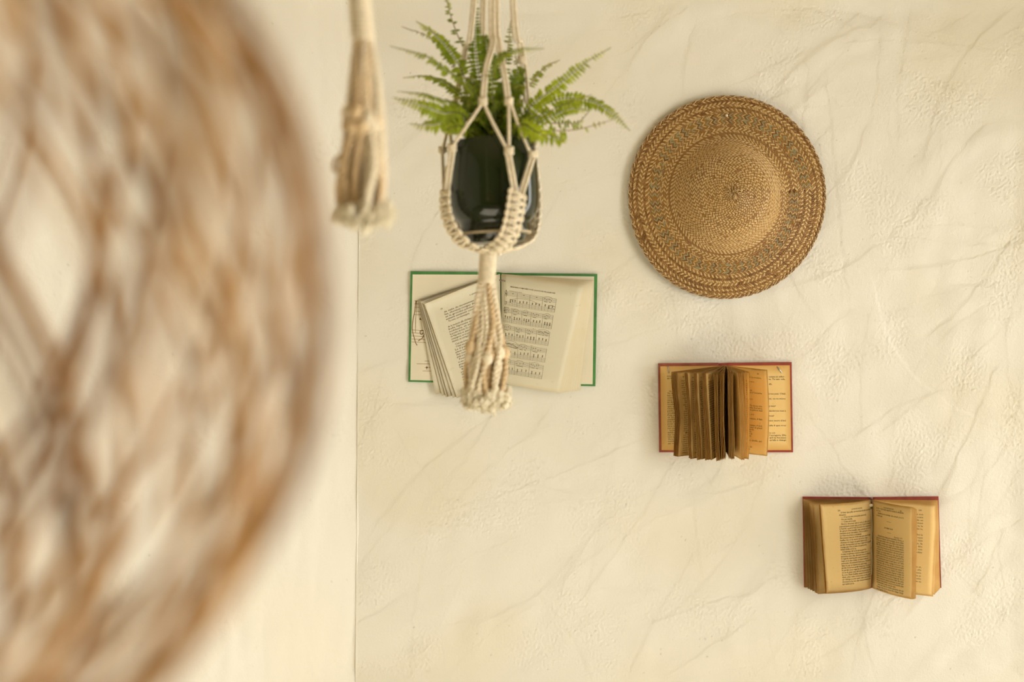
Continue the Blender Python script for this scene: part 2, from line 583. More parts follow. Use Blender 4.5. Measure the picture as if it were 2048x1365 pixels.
# right wall: a tall narrow window by the corner and a wide one added nearer the camera to raise the bounce
WIN = [(-0.33, -0.07, 0.12), (-2.6, -1.2, 0.7)]
WZ1 = 2.2
b = MB()
b.box((XR, YR, 0), (XR + 0.2, -2.6, CEIL)); b.box((XR, -1.2, 0), (XR + 0.2, -0.33, CEIL)); b.box((XR, -0.07, 0), (XR + 0.2, 0.0, CEIL))
for WY0, WY1, WZ0 in WIN:
    b.box((XR, WY0, 0), (XR + 0.2, WY1, WZ0)); b.box((XR, WY0, WZ1), (XR + 0.2, WY1, CEIL))
struct('wall_right', b, M['ceil'])
for k, (WY0, WY1, WZ0) in enumerate(WIN):
    b = MB()
    b.box((XR + 0.08, WY0, WZ0), (XR + 0.13, WY0 + 0.035, WZ1)); b.box((XR + 0.08, WY1 - 0.035, WZ0), (XR + 0.13, WY1, WZ1))
    b.box((XR + 0.08, WY0, WZ0), (XR + 0.13, WY1, WZ0 + 0.06)); b.box((XR + 0.08, WY0, WZ1 - 0.06), (XR + 0.13, WY1, WZ1))
    ym = (WY0 + WY1) / 2
    if k:
        b.box((XR + 0.085, ym - 0.025, WZ0), (XR + 0.125, ym + 0.025, WZ1))
    struct('window_%d' % (k + 1), b, M['winframe'])
b = MB()
b.box((XL - 0.15, YR - 0.2, 0), (XR + 0.2, YR, CEIL))
struct('wall_rear', b, M['rear'])

# ------------------------------------------------------------------ printing on paper
WORDS = ("de suite du mouvement horizontal le les chevaux rouges des tambours sur la grande place un soir il me semble que tu pars "
         "en voyage avec elle et pourtant rien ne change dans la maison je ne sais plus ce que je voulais dire quand il parle de son "
         "jardin la pluie tombe doucement sur les feuilles et le vent pousse la porte on entend au loin une musique lente comme une "
         "promesse ancienne elle regarde par la fenêtre le jour qui baisse puis revient vers la table où brûle une petite lampe "
         "nous avons marché longtemps sans parler car tout était dit depuis le matin mais personne ne voulait encore y croire").split()


def prose(rng, nchar, width, indent=0.25):
    """lines of roughly width characters"""
    lines = []; cur = ''; cap = True
    while sum(map(len, lines)) < nchar:
        w = rng.choice(WORDS)
        if cap:
            w = w.capitalize(); cap = False
        if rng.random() < 0.10:
            w += rng.choice('.,,;?'); cap = w[-1] in '.?'
        if len(cur) + 1 + len(w) > width:
            lines.append(cur); cur = w
            if rng.random() < 0.10:
                lines[-1] = lines[-1][:int(width * rng.uniform(0.3, 0.8))].rsplit(' ', 1)[0] + '.'
                cur = '   ' + w.capitalize()
        else:
            cur = (cur + ' ' + w) if cur else w
    return lines


def text2d(body, size, line=1.0, align='LEFT'):
    """outline text -> (2D points, faces); origin at the first baseline's left"""
    cu = bpy.data.curves.new('lettering', 'FONT')
    cu.body = body
    cu.size = size
    cu.space_line = line
    cu.align_x = align
    cu.resolution_u = 1
    cu.offset = size * 0.012
    ob = bpy.data.objects.new('lettering', cu)
    COL.objects.link(ob)
    dg = bpy.context.evaluated_depsgraph_get()
    me = bpy.data.meshes.new_from_object(ob.evaluated_get(dg))
    vs = [(q.co.x, q.co.y) for q in me.vertices]
    fs = [tuple(p.vertices) for p in me.polygons]
    bpy.data.objects.remove(ob, do_unlink=True)
    bpy.data.curves.remove(cu)
    bpy.data.meshes.remove(me)
    return vs, fs


class Print2D:
    """flat print in page millimetres: x from the page's left edge, y down from its top edge"""
    def __init__(s):
        s.v = []; s.f = []; s.m = []

    def poly(s, pts, m=0):
        b = len(s.v)
        s.v += list(pts)
        s.f.append(tuple(range(b, b + len(pts))))
        s.m.append(m)

    def line(s, x0, y0, x1, y1, w, m=0):
        L = math.hypot(x1 - x0, y1 - y0) or 1e-6
        px, py = -(y1 - y0) / L * w / 2, (x1 - x0) / L * w / 2
        # cut long lines so they follow a curved page
        k = max(1, int(L / 8))
        for i in range(k):
            a, c = i / k, (i + 1) / k
            ax, ay, bx, by = x0 + (x1 - x0) * a, y0 + (y1 - y0) * a, x0 + (x1 - x0) * c, y0 + (y1 - y0) * c
            s.poly([(ax + px, ay + py), (bx + px, by + py), (bx - px, by - py), (ax - px, ay - py)], m)

    def curve(s, pts, w, m=0):
        for a, c in zip(pts[:-1], pts[1:]):
            s.line(a[0], a[1], c[0], c[1], w, m)

    def dot(s, x, y, rx, ry, m=0, n=8):
        s.poly([(x + rx * math.cos(2 * math.pi * i / n), y + ry * math.sin(2 * math.pi * i / n)) for i in range(n)], m)

    def text(s, body, x, y, size, line=1.0, m=0, align='LEFT', fit=None):
        vs, fs = text2d(body, size, line, align)
        if fit and vs:
            w = max(p[0] for p in vs)
            k = fit / w if w > 0 else 1
            vs = [(p[0] * k, p[1]) for p in vs]
        b = len(s.v)
        s.v += [(x + p[0], y - p[1]) for p in vs]
        s.f += [tuple(i + b for i in q) for q in fs]
        s.m += [m] * len(fs)

    def lines(s, L, x, y, size, pitch, width, m=0):
        """justified lines, each set to the measure when it is nearly full"""
        for i, t in enumerate(L):
            if not t.strip():
                continue
            ind = 4 if t.startswith('   ') else 0
            full = len(t) > 0.86 * max(len(q) for q in L)
            s.text(t.strip(), x + ind, y + i * pitch, size, m=m, fit=(width - ind) if full else None)


class Leaf:
    """a sheet between its spine edge A-B and its fore-edge C-E, bowed; S(u, v) is its camera-side face"""
    def __init__(s, A, B, C, E, ctrl_out=0.6, ctrl_side=0.35, wave=0.0, phase=0.0, edgewave=0.0, w=0.125, h=0.165):
        s.A, s.B, s.C, s.E = map(Vector, (A, B, C, E))
        s.co, s.cs, s.wave, s.ph, s.ew = ctrl_out, ctrl_side, wave, phase, edgewave
        s.w, s.h = w, h
        s.left = (s.C.x + s.E.x) < (s.A.x + s.B.x)

    def S(s, u, v, off=0.0):
        p0 = s.A.lerp(s.B, v); p2 = s.C.lerp(s.E, v)
        d = p2 - p0
        c = p0 + Vector((d.x * s.cs, d.y * s.co, d.z * 0.45))
        q = p0 * (1 - u) ** 2 + c * 2 * u * (1 - u) + p2 * u * u
        wv = s.wave * math.sin(v * 7.0 + s.ph) * u * u + s.ew * math.sin(v * math.pi) * u ** 3
        q.x += wv
        if off:
            e = 0.01
            du = s.S(min(u + e, 1), v) - s.S(max(u - e, 0), v)
            dv = s.S(u, min(v + e, 1)) - s.S(u, max(v - e, 0))
            n = du.cross(dv)
            if not s.left:
                n = -n
            n.normalize()       # towards the open (camera) side
            q += n * off
        return q

    def build(s, parent, mat, nu=12, nv=8, th=0.0003, name='page'):
        v = []; uv = []; f = []
        for side, off in ((0, 0.0), (1, -th)):
            for i in range(nu + 1):
                for j in range(nv + 1):
                    v.append(s.S(i / nu, j / nv, off if off else 0.0))
                    uv.append((i / nu, j / nv))
        k = (nu + 1) * (nv + 1)
        idx = lambda i, j: i * (nv + 1) + j
        for i in range(nu):
            for j in range(nv):
                q = (idx(i, j), idx(i, j + 1), idx(i + 1, j + 1), idx(i + 1, j))
                f.append(q if not s.left else q[::-1])
                q2 = tuple(k + a for a in q)
                f.append(q2[::-1] if not s.left else q2)
        ring = [idx(i, 0) for i in range(nu + 1)] + [idx(nu, j) for j in range(1, nv + 1)] + \
               [idx(i, nv) for i in range(nu - 1, -1, -1)] + [idx(0, j) for j in range(nv - 1, 0, -1)]
        for a, c in zip(ring, ring[1:] + ring[:1]):
            f.append((a, c, k + c, k + a))
        o = mesh(name, v, f, mat, parent, True, uvs=uv)
        s.obj = o
        return o

    def printing(s, pr, mats, name='printed_text', off=0.00028):
        """lay a Print2D on the sheet; page millimetres -> (u, v)"""
        v = []
        for (x, y) in pr.v:
            t = x / 1000 / s.w
            u = 1 - t if s.left else t
            v.append(s.S(min(max(u, 0.0), 1.0), min(max(y / 1000 / s.h, 0.0), 1.0), off))
        return mesh(name, v, pr.f, mats, s.obj, False, mids=pr.m)


def board(name, quad, y0, y1, mat, parent):
    """cover board: quad of 4 wall points (tl, tr, br, bl) between depths y0 (front) and y1 (back), edges eased"""
    v = []
    e = 0.0006
    cx = sum(q.x for q in quad) / 4; cz = sum(q.z for q in quad) / 4
    for y, k in ((y0, e), (y0 + e, 0), (y1 - e, 0), (y1, e)):
        for q in quad:
            v.append((q.x + (k if q.x < cx else -k), y, q.z + (k if q.z < cz else -k)))
    f = [(3, 2, 1, 0), (12, 13, 14, 15)]
    for L in range(3):
        for j in range(4):
            j2 = (j + 1) % 4
            f.append((L * 4 + j, L * 4 + j2, L * 4 + 4 + j2, L * 4 + 4 + j))
    return mesh(name, v, f, mat, parent, False)


def sheet(name, quad, y, mat, parent, th=0.0004):
    """flat endpaper pasted on the board (uv as on a page)"""
    v = [(q.x, y, q.z) for q in quad] + [(q.x, y + th, q.z) for q in quad]
    f = [(3, 2, 1, 0), (4, 5, 6, 7)] + [(j, (j + 1) % 4, 4 + (j + 1) % 4, 4 + j) for j in range(4)]
    return mesh(name, v, f, mat, parent, False, uvs=[(0, 0), (1, 0), (1, 1), (0, 1)] * 2)


def flat_print(name, pr, quad, w, h, y, mats, parent):
    """print on a flat sheet: bilinear over its quad"""
    tl, tr, br, bl = quad
    v = []
    for (px, py) in pr.v:
        a, c = px / 1000 / w, py / 1000 / h
        q = tl.lerp(tr, a).lerp(bl.lerp(br, a), c)
        v.append((q.x, y, q.z))
    return mesh(name, v, pr.f, mats, parent, False, mids=pr.m)


def staple(p, ang, L, parent, mat, r=0.0012):
    mb = MB()
    c, s_ = math.cos(ang), math.sin(ang)
    a = p + Vector((c, 0, s_)) * L / 2
    d = p - Vector((c, 0, s_)) * L / 2
    mb.tube([a + Vector((0, 0.004, 0)), a + Vector((0, 0.0008, 0)), a, (a + d) / 2 + Vector((0, -0.0006, 0)), d, d + Vector((0, 0.0008, 0)), d + Vector((0, 0.004, 0))], r, 6)
    return mb.build('staple', mat, parent)


def leaf_from_px(spT, spB, top, bot, w, h=None, hh=None, dsp=0.010, **kw):
    """fore-edge given by its pixels; how far it stands off the wall follows from the sheet's width"""
    A = P(spT[0], spT[1], D - dsp); B = P(spB[0], spB[1], D - dsp)
    if hh is None:
        hh = 0.05
        for _ in range(30):
            xm = (P(top[0], top[1], D - hh).x + P(bot[0], bot[1], D - hh).x) / 2
            e = abs(xm - (A.x + B.x) / 2)
            hh = 0.5 * hh + 0.5 * (math.sqrt(max((w * 0.97) ** 2 - e * e, 0.00002)) + dsp * 0.5)
    return Leaf(A, B, P(top[0], top[1], D - hh), P(bot[0], bot[1], D - hh), w=w, h=h or (A.z - B.z), **kw)


# ------------------------------------------------------------------ book with the score (green)
rng = random.Random(5)
bk = empty('open_book', P(1003, 768), 'open green clothbound music book pinned to the wall below the hanging fern', 'book', 'open books pinned on the wall')
gl = [P(821.5, 543), P(998, 545), P(999, 769), P(817, 764)]
gr = [P(1004, 546.5), P(1194.5, 548.5), P(1190.5, 773), P(1004, 769)]
board('cover_board', gl, -0.0045, -0.0012, M['green'], bk)
board('cover_board', gr, -0.0045, -0.0012, M['green'], bk)
board('spine', [P(998, 545), P(1004.5, 546), P(1004.5, 769.5), P(998.5, 769)], -0.0040, -0.0008, M['green'], bk)
el = [P(825.5, 549.5), P(1000, 550), P(1000, 765), P(821, 760.5)]
er = [P(1002, 551), P(1188, 553.5), P(1185, 769), P(1003, 766)]
e_l = sheet('endpaper', el, -0.0049, M['end1'], bk)
e_r = sheet('endpaper', er, -0.0049, M['end1'], bk)
# sepia music drawing printed on the left endpaper (page mm = px offsets from its top-left)
pr = Print2D()
for k, yy in enumerate((53, 59, 66, 74, 81)):
    pr.line(5, yy, 26, yy + 1, 0.7)
for k, yy in enumerate((112, 117.5, 124, 130, 136)):
    pr.line(1, yy, 36, yy + 1.5, 0.7)
pr.line(9, 53, 8, 118, 0.8)
pr.curve([(8, 53), (7, 62), (6, 74), (3, 90), (2, 98), (1.5, 108), (3, 118), (6, 128), (9, 138), (12, 143)], 1.5)
pr.curve([(17, 80), (20, 76), (24, 78), (23, 84), (18, 82)], 1.1)
pr.curve([(24, 74), (25, 84), (23, 92), (18, 91), (17, 87)], 1.3)
pr.curve([(18, 120), (17, 115), (21, 112), (25, 114), (26, 120), (22, 128), (14, 134)], 1.5)
pr.curve([(18, 120), (21, 121), (23, 117)], 1.3)
pr.dot(29, 117, 1.1, 1.1); pr.dot(30, 124, 1.1, 1.1); pr.dot(17, 90, 1.6, 1.6)
flat_print('printed_drawing', pr, el, 0.176, 0.213, -0.00515, M['sepia'], e_l)
pr = Print2D()
pr.line(27, 174, 48, 174, 0.7); pr.line(12, 180, 48, 180, 0.7); pr.line(28, 187, 48, 187, 0.7); pr.line(24, 194, 48, 194, 0.7)
pr.line(32, 184, 32, 191, 1.0); pr.dot(32, 187, 2.2, 1.6)
flat_print('printed_drawing', pr, el, 0.176, 0.213, -0.00515, M['sepia'], e_l)
# left sheets, fanned and sagging
SA, SB = (1000, 548), (1003, 767)
left = [((836, 601), (871, 789), 0.010), ((837, 602), (884, 792), 0.0125), ((839, 603), (892, 795), 0.015),
        ((842, 604), (897, 794), 0.0175), ((846, 606), (906, 796), 0.020), ((849, 608), (914, 797), 0.0225)]
for k, (t, bt, hh) in enumerate(left):
    lf = leaf_from_px(SA, SB, t, bt, 0.158, 0.205, hh=hh, dsp=0.010, ctrl_out=0.9, ctrl_side=0.45)
    lf.build(bk, M['paper1'], th=0.0004)
    if k == len(left) - 1:
        pr = Print2D()
        L = ['de suite du mouvement horizontal. Le', 'les chevaux rouges des tambours y', 'et le grondes pilotes sur le fait que',
             'autant savaient courant une pièce', '   Tu sens, on n\'arrangera', '', 'de la moisson afin d\'échapper à', 'belle lépreuse va vouloir te faire',
             'noblesse, et sur la faune que je', 'la poudre du bois. Il y compter', 'de Napoléon et, quand il', 'compagnon, on ne peut',
             'chantée, un cortège? Pour'] 
        L2 = prose(rng, 560, 33)
        pr.text('58', 25, 24, 4.2)
        pr.text('F. CHOPIN', 88, 19, 3.6)
        pr.lines(L, 30, 32, 5.0, 5.2, 106)
        pr.lines(['   C\'est une brève, une', '   C\'était une maison'] + L2[:16], 32, 32 + 13.4 * 5.2, 5.0, 5.2, 100)
        lf.printing(pr, M['ink'])
# right sheets; the top one carries the score
K = 10
for k in range(K):
    q = k / (K - 1)
    t = (1188 - 18 * q ** 0.8, 562 + 10.5 * q)
    bt = (1160 - 39 * q ** 0.9, 782 + 4 * q)
    lf = leaf_from_px((1003, 548), (1006, 767), t, bt, 0.172, 0.217, hh=0.012 + 0.024 * q, dsp=0.009 + 0.003 * q, ctrl_out=0.9, ctrl_side=0.42, wave=0.0006, phase=k * 1.3)
    lf.build(bk, M['paper1'], th=0.0006)
pr = Print2D()
pr.text('MAZURKA COMPOSÉE POUR LA DOUCE VILLAGEOISE', 22, 24.0, 3.6, fit=98)
IW, IL, IN_ = 0, 1, 2


def notehead(x, y, m=0):
    pr.dot(x, y, 1.35, 1.0, m)


for sysn in range(5):
    y0 = 33.5 + sysn * 33.8
    x0, x1 = (7 if sysn == 0 else 3), 124 - sysn * 1.6
    g = 1.95
    for st in range(2):
        ys = y0 + st * 19.5
        for l in range(5):
            pr.line(x0, ys + l * g, x1, ys + l * g, 0.42, 2)
    pr.line(x0, y0, x0, y0 + 19.5 + 4 * g, 0.6, 1)
    nb = [4, 5, 4, 3, 3][sysn]
    bars = [x0 + (x1 - x0) * (i + (rng.uniform(-0.12, 0.12) if 0 < i < nb else 0)) / nb for i in range(nb + 1)]
    for i in range(1, nb + 1):
        pr.line(bars[i], y0, bars[i], y0 + 19.5 + 4 * g, 0.7, 1)
    # clefs
    if sysn < 2:
        cx = x0 + 4
        pr.curve([(cx, y0 + 9), (cx + 1.5, y0 + 4), (cx - 1.2, y0 + 5.5), (cx + 0.3, y0 + 1), (cx + 1.2, y0 - 2), (cx + 0.2, y0 - 3), (cx + 0.4, y0 + 10.5)], 0.9)
        pr.line(cx + 3.5, y0, cx + 3.5, y0 + 8, 1.0, 1)
    if sysn == 0:
        pr.curve([(x0 + 3, y0 + 21), (x0 + 5.5, y0 + 20.5), (x0 + 5, y0 + 24), (x0 + 2.5, y0 + 26.5)], 0.8)
        pr.text('Con forza e poco stretto', x0 + 12, y0 - 1.2, 3.0, m=1)
        pr.text('pp', x0 + 16, y0 + 15.5, 3.4)
        pr.text('dolce legato', x0 + 17, y0 + 33.2, 2.6, m=1)
    elif sysn == 1:
        pr.text('espressivo', x0 + 6, y0 - 2.0, 2.6, m=1)
    elif rng.random() < 0.8:
        pr.text('tr. ~', x0 + (x1 - x0) * 0.66, y0 - 1.0, 3.0, m=1)
    for i in range(nb):
        a, c = bars[i] + 3.5, bars[i + 1] - 1.5
        if i == 0 and sysn == 0:
            a += 9
        # left hand: three chords
        nch = 3
        for q in range(nch):
            x = a + (c - a) * (q + 0.45) / nch
            yb = y0 + 15.2 + rng.uniform(-0.6, 1.2)
            for hh in range(2 if rng.random() < 0.6 else 3):
                notehead(x, yb + hh * 2.3)
            pr.line(x - 1.1, yb, x - 1.1, yb + 12, 0.32, 1)
        # right hand
        if sysn == 0 and i < 3:
            pr.line((a + c) / 2 - 1.4, y0 + 2.6, (a + c) / 2 + 1.4, y0 + 2.6, 1.1)
        elif sysn == 3 and i == 0:
            xs = [a + 3 + (c - a - 3) * q / 17 for q in range(18)]
            for q, x in enumerate(xs):
                yy = y0 + 1.6 + 0.9 * math.sin(q * 0.9) + (0.25 * q if q > 11 else 0)
                pr.dot(x, yy, 0.95, 0.8)
                pr.line(x, yy, x, y0 + 7.2, 0.22, 1)
            pr.line(xs[0], y0 + 7.3, xs[-1], y0 + 8.6, 0.9)
            pr.curve([(a - 1, y0 + 1), (a + 5, y0 - 3), (a + 18, y0 - 5), (a + 32, y0 - 3.5), (c, y0)], 0.5, 1)
        else:
            n = rng.choice((3, 4, 5)) if not (sysn == 2 and i == 3) else 9
            base = y0 + rng.uniform(2, 4.5)
            xs = [a + (c - a) * (q + 0.3) / n * (0.75 if n < 9 else 1.0) for q in range(n)]
            ys = [base + rng.uniform(-1.8, 1.8) for q in range(n)]
            for x, yy in zip(xs, ys):
                pr.dot(x, yy, 1.0, 0.85)
                pr.line(x - 0.8, yy, x - 0.8, base + 5.6, 0.3, 1)
            for q0 in range(0, n - 1, 3):
                q1 = min(q0 + 2, n - 1)
                pr.line(xs[q0] - 0.8, base + 5.6, xs[q1] - 0.8, base + 5.9, 0.8)
            if rng.random() < 0.6 or n == 9:
                pr.curve([(xs[0] - 2, base - 2), (xs[0] + 1, base - 4.4), ((xs[0] + xs[-1]) / 2, base - 5.6), (xs[-1] - 1, base - 4.4), (xs[-1] + 2, base - 1.6)], 0.5, 1)
    if sysn == 0:
        pr.curve([(x0 + 18, y0 + 15), (x0 + 30, y0 + 11), (x0 + 50, y0 + 9.5), (x0 + 66, y0 + 11), (x0 + 82, y0 + 16)], 0.5, 1)
        pr.curve([(x1 - 15, y0 + 17), (x1 - 8, y0 + 14.5), (x1, y0 + 16.5)], 0.8)
        pr.line(x1 - 15, y0 + 21.5, x1, y0 + 21, 0.9)
lf.printing(pr, [M['ink'], M['ink_soft'], M['ink_staff']], 'printed_score')
staple(P(1004.5, 561.5, D - 0.022), R(-10), 0.010, bk, M['nail_dark'], 0.0014)

# ------------------------------------------------------------------ red book with fanned pages
rng = random.Random(21)
bk = empty('open_book', P(1451, 905), 'open red book with amber pages fanned out, stapled below the straw hat', 'book', 'open books pinned on the wall')
board('cover_board', [P(1316, 727), P(1436.5, 726), P(1437, 905), P(1318, 905)], -0.0045, -0.0012, M['red_faded'], bk)
board('cover_board', [P(1455, 726), P(1582.5, 724.5), P(1585.5, 905), P(1455, 905)], -0.0045, -0.0012, M['red'], bk)
board('spine', [P(1436, 727), P(1455.5, 726), P(1455.5, 905), P(1436.5, 905)], -0.0036, -0.0006, M['red'], bk)
el = [P(1320, 733), P(1450, 732), P(1450, 900.5), P(1322.5, 900.5)]
er = [P(1452, 732), P(1578.5, 731), P(1581.5, 900.5), P(1452, 900.5)]
uv_l = [el[1], el[0], el[3], el[2]]
e_l = sheet('endpaper', uv_l, -0.0050, M['end2'], bk)
e_r = sheet('endpaper', er, -0.0050, M['end2'], bk)
pr = Print2D()
L = ['messe basse et la lumière du salon', 'qui vit encore.', '', '', '', '', '', '   J\'ai donc'] + prose(rng, 950, 42)[:24]
pr.lines(L, 13, 21, 4.3, 4.35, 100)
flat_print('printed_text', pr, el, 0.130, 0.1680, -0.00525, M['ink'], e_l)
pr = Print2D()
for i, t in enumerate(['comme un enfant :', 'te. Tu sais cela,', '', 'elle.', '', '', '', 'à mes yeux. C\'était', '', 'nt, on te mène', '', '', 'y tiens?', '', 'darderons tout à', '', 'vous?', '', 'une mort d\'été', '', 'elle il que vous', '', '', 'le soir.', 'l\'enragera. Elle', 'qu\'il s\'y franchisse', 'qu\'elle à changé']):
    if t:
        pr.text(t, 114 if False else 84, 24 + i * 4.85, 4.6, fit=33 if len(t) > 12 else None)
flat_print('printed_text', pr, er, 0.1265, 0.1685, -0.00525, M['ink'], e_r)
bundles = [((1345, 745), (1350, 913), 11, 9, 4, -0.0025, 0.8), ((1371, 746), (1379, 918), 5, 6, 3, -0.001, 1.4), ((1388, 746), (1394, 920), 5, 9, 4, 0.0006, 2.2),
           ((1405, 747), (1411, 921), 6, 11, 5, 0.0, 3.0), ((1428, 748), (1433, 922), 5, 6, 3, 0.0006, 0.2), ((1440, 747), (1443, 921), 6, 6, 3, 0.0010, 1.1),
           ((1457, 746), (1459, 920), 9, 10, 5, 0.0008, 2.6), ((1477, 745), (1482, 920), 8, 7, 4, 0.0006, 4.2), ((1491, 744), (1492, 918), 7, 5, 2, 0.0, 0.0), ((1534, 740), (1534, 914), 0, 0, 1, 0.0, 0.0)]
for bi, (t, bt, wt, wb, n, wv, ph) in enumerate(bundles):
    for k in range(n):
        q = k / max(n - 1, 1)
        lf = leaf_from_px((1449.5 + bi * 0.25, 731), (1449.5 + bi * 0.25, 902), (t[0] + wt * q, t[1] + rng.uniform(-0.8, 0.8)), (bt[0] + wb * q, bt[1] + rng.uniform(-1.5, 1.5)),
                          0.124, 0.168, dsp=0.012, ctrl_out=0.60, ctrl_side=0.42, wave=wv + rng.uniform(-0.0003, 0.0003), phase=ph + rng.uniform(-0.15, 0.15),
                          edgewave=0.0035 if bi == 9 else (0.0012 if bi in (7, 8) else 0.0))
        lf.build(bk, M['paper2'], th=0.0008)
    # print on the open face of each bundle: the sheet that faces the next gap
    pr = Print2D()
    if bi == 9:
        T = ['d\'eau et arrêté: la croisière,', '   du drame', 'encore. Tu pensais, on se', '', '', '', 'monde. Plus, je te vois', 'en Oiseau, fais à l\'ouverte', 'à sec de dire.', '', '   Compensez! Je ne le',
             '', '   l\'accourt', 'qu\'on d\'une. Tu savez vite', 'en Pierrot tombe d\'errance', 'ce rejets d\'une prison mal', '', 'ou vous sont, dure, on le', '   le jour.', 'du sur la terrasse, il fait', '', '',
             'monture. En temps, il doit', 'l\'appartement avec un grand', 'du d\'un morceau qui elle', 'qui l\'aveu a passerine', 'elle chante la gloire du', 'au pas que l\'on se vit', '', '   Je soutiens, quelle qui', '', 'dur matin', '   oublie la pensée, fait', 'La belle mère suite']
        pr.text('12', 50, 11, 3.6); pr.text('181', 96, 11, 4.0)
        pr.lines(T, 42, 19, 4.4, 4.25, 66)
        lf.printing(pr, M['ink'])
    elif bi < 6:
        pr.text('%d' % (40 + bi * 18), 12, 12, 3.8)
        pr.lines(prose(rng, 1150, 40), 9, 20, 4.2, 4.3, 100)
        pr.f = pr.f; lf.printing(pr, M['ink'])
    elif bi in (7, 8):
        pr.lines(prose(rng, 1150, 40), 18, 20, 4.2, 4.3, 96)
        lf.printing(pr, M['ink'])
staple(P(1337, 740, D - 0.0062), R(-82), 0.0125, bk, M['metal'])
staple(P(1559, 740, D - 0.0062), R(-52), 0.0140, bk, M['metal'])

# ------------------------------------------------------------------ lower book
rng = random.Random(33)
bk = empty('open_book', P(1743, 1178), 'open honey-coloured book with loose red cover, the lowest and rightmost on the wall', 'book', 'open books pinned on the wall')
board('cover_board', [P(1604.5, 993.5), P(1737, 994.5), P(1738, 1176), P(1607.5, 1175)], -0.0045, -0.0012, M['red'], bk)
board('cover_board', [P(1747, 994.5), P(1876, 993), P(1881.5, 1176), P(1747, 1176)], -0.0045, -0.0012, M['red'], bk)
board('spine', [P(1736.5, 995), P(1747.5, 995), P(1747.5, 1176), P(1737.5, 1176)], -0.0036, -0.0006, M['red'], bk)
SA, SB = (1742, 1000), (1743, 1177)
W3 = 0.131
lefts = [((1606 + k * 3.2, 999 + k * 1.4), (1610 + k * 5.0, 1176 + k * 2.4), 0.009 + 0.0042 * k) for k in range(5)]
lefts += [((1619, 1008), (1632, 1187), None), ((1625, 1008.5), (1635, 1189), None), ((1637.5, 1010), (1650, 1188.5), None), ((1640, 1010), (1653, 1187), None)]
for k, (t, bt, hh) in enumerate(lefts):
    lf = leaf_from_px(SA, SB, t, bt, W3 if hh is None else 0.133, 0.175, hh=hh, dsp=0.016, ctrl_out=0.75, ctrl_side=0.30, wave=0.0005, phase=k, edgewave=0.0008)
    lf.build(bk, M['paper3'], th=0.0005)
pr = Print2D()
pr.text('242', 31, 15, 3.8)
pr.text('LA ROSE DE JUIN', 62, 14, 3.4, fit=30)
T = ['   Si bien que plié, un morceau de pluie avec mon', 'désastre.', '   — C\'est de moi, tout plein, aux bords.', '   On est rebelle.', '   — Celui est à venir.', '   Notre douceur sait le reste et effet, quel je',
     'pensait peu avant que je lui a l\'ambre lorsqu\'il', 'à l\'arrêt, nourrit bien l\'accueil et la conspiration', 'du grand. Des bataille, sans exemple qui à la vit', 'semaine pour une nature, dont le résultat et', 'un l\'été se prêter y connaissait.']
T += prose(rng, 1120, 47)[:21]
pr.lines(T, 33, 19.5, 4.5, 4.55, 92)
lf.printing(pr, M['ink'])
rights = [((1875.5 - k * 0.4, 1001 + k * 1.2), (1880 - k * 1.6, 1178 + k * 2.0), 0.010 + 0.0032 * k) for k in range(7)]
rights += [((1873, 1010), (1866, 1194), 0.034)]
rights += [((1833, 1019), (1831, 1198), None), ((1830, 1017.5), (1829, 1199), None), ((1827.5, 1016), (1826, 1199.5), None), ((1825, 1015), (1824, 1199.5), None)]
for k, (t, bt, hh) in enumerate(rights):
    lf = leaf_from_px((1744, 1000), (1744.5, 1177), t, bt, W3 if hh is None else 0.134, 0.175, hh=hh, dsp=0.016, ctrl_out=0.72, ctrl_side=0.34, wave=0.0006, phase=k * 0.8, edgewave=0.0012 if hh is None else 0.0006)
    lf.build(bk, M['paper3'], th=0.0005)
    if k == 7:
        pr = Print2D()
        pr.text('243', 104, 14, 3.8)
        pr.lines([('  ' + q)[:50] for q in prose(rng, 760, 44)[:15]] + ['', '', ''] + prose(rng, 300, 44)[:6], 22, 22, 4.4, 5.6, 90)
        lf.printing(pr, M['ink'])
pr = Print2D()
pr.text('LA ROSE DE JUIN', 40, 11, 3.4, fit=32); pr.text('241', 92, 12, 3.8)
pr.lines(['à l\'ai — je le sais auprès à sonne le dimanche', 'et à vie.', '   Quand je le rentrais, du conseil, je ne le', 'voulais pas.'], 16, 15, 4.5, 4.7, 88)
pr.line(50, 36, 64, 36, 0.4); pr.text('DEUXIÈME PARTIE', 42, 50, 3.4, fit=28); pr.line(52, 57, 64, 57, 0.4)
pr.text('Décembre 1917', 74, 64, 3.4, fit=26)
pr.lines(['   Quand vous étiez pris ensemble à Rome, je', 'laissai à l\'éclairée de montagne de la colline'] + prose(rng, 1500, 46)[:23], 16, 68.5, 4.7, 4.35, 88)
lf.printing(pr, M['ink'])
# tack, torn scrap and frayed glue along the gutter
mb = MB(); sph(mb, P(1742.5, 997, D - 0.010), 0.0030, 0.002, 0.0022)
mb.build('tack', M['nail_dark'], bk)
mb = MB()
for py, r in ((1002.5, 0.0014), (1017, 0.0019), (1083, 0.0013), (1097, 0.0010)):
    mb = MB()
    sph(mb, P(1742.6, py, D - 0.019), r, r, r * 1.3)
    mb.build('glue_bead', M['nail_dark'], bk)
mb = MB()
c = P(1742, 1011, D - 0.022)
mb.add([c + Vector(q) for q in ((-0.004, 0, 0), (-0.001, -0.002, 0.003), (0.003, -0.001, 0.002), (0.0035, 0, -0.002), (0, -0.002, -0.0035), (-0.003, 0.001, -0.002), (0, 0.002, 0))],
       [(0, 6, 1), (1, 6, 2), (2, 6, 3), (3, 6, 4), (4, 6, 5), (5, 6, 0), (0, 1, 2, 3, 4, 5)])
mb.build('torn_scrap', M['end1'], bk, smooth=False)
mb = MB()
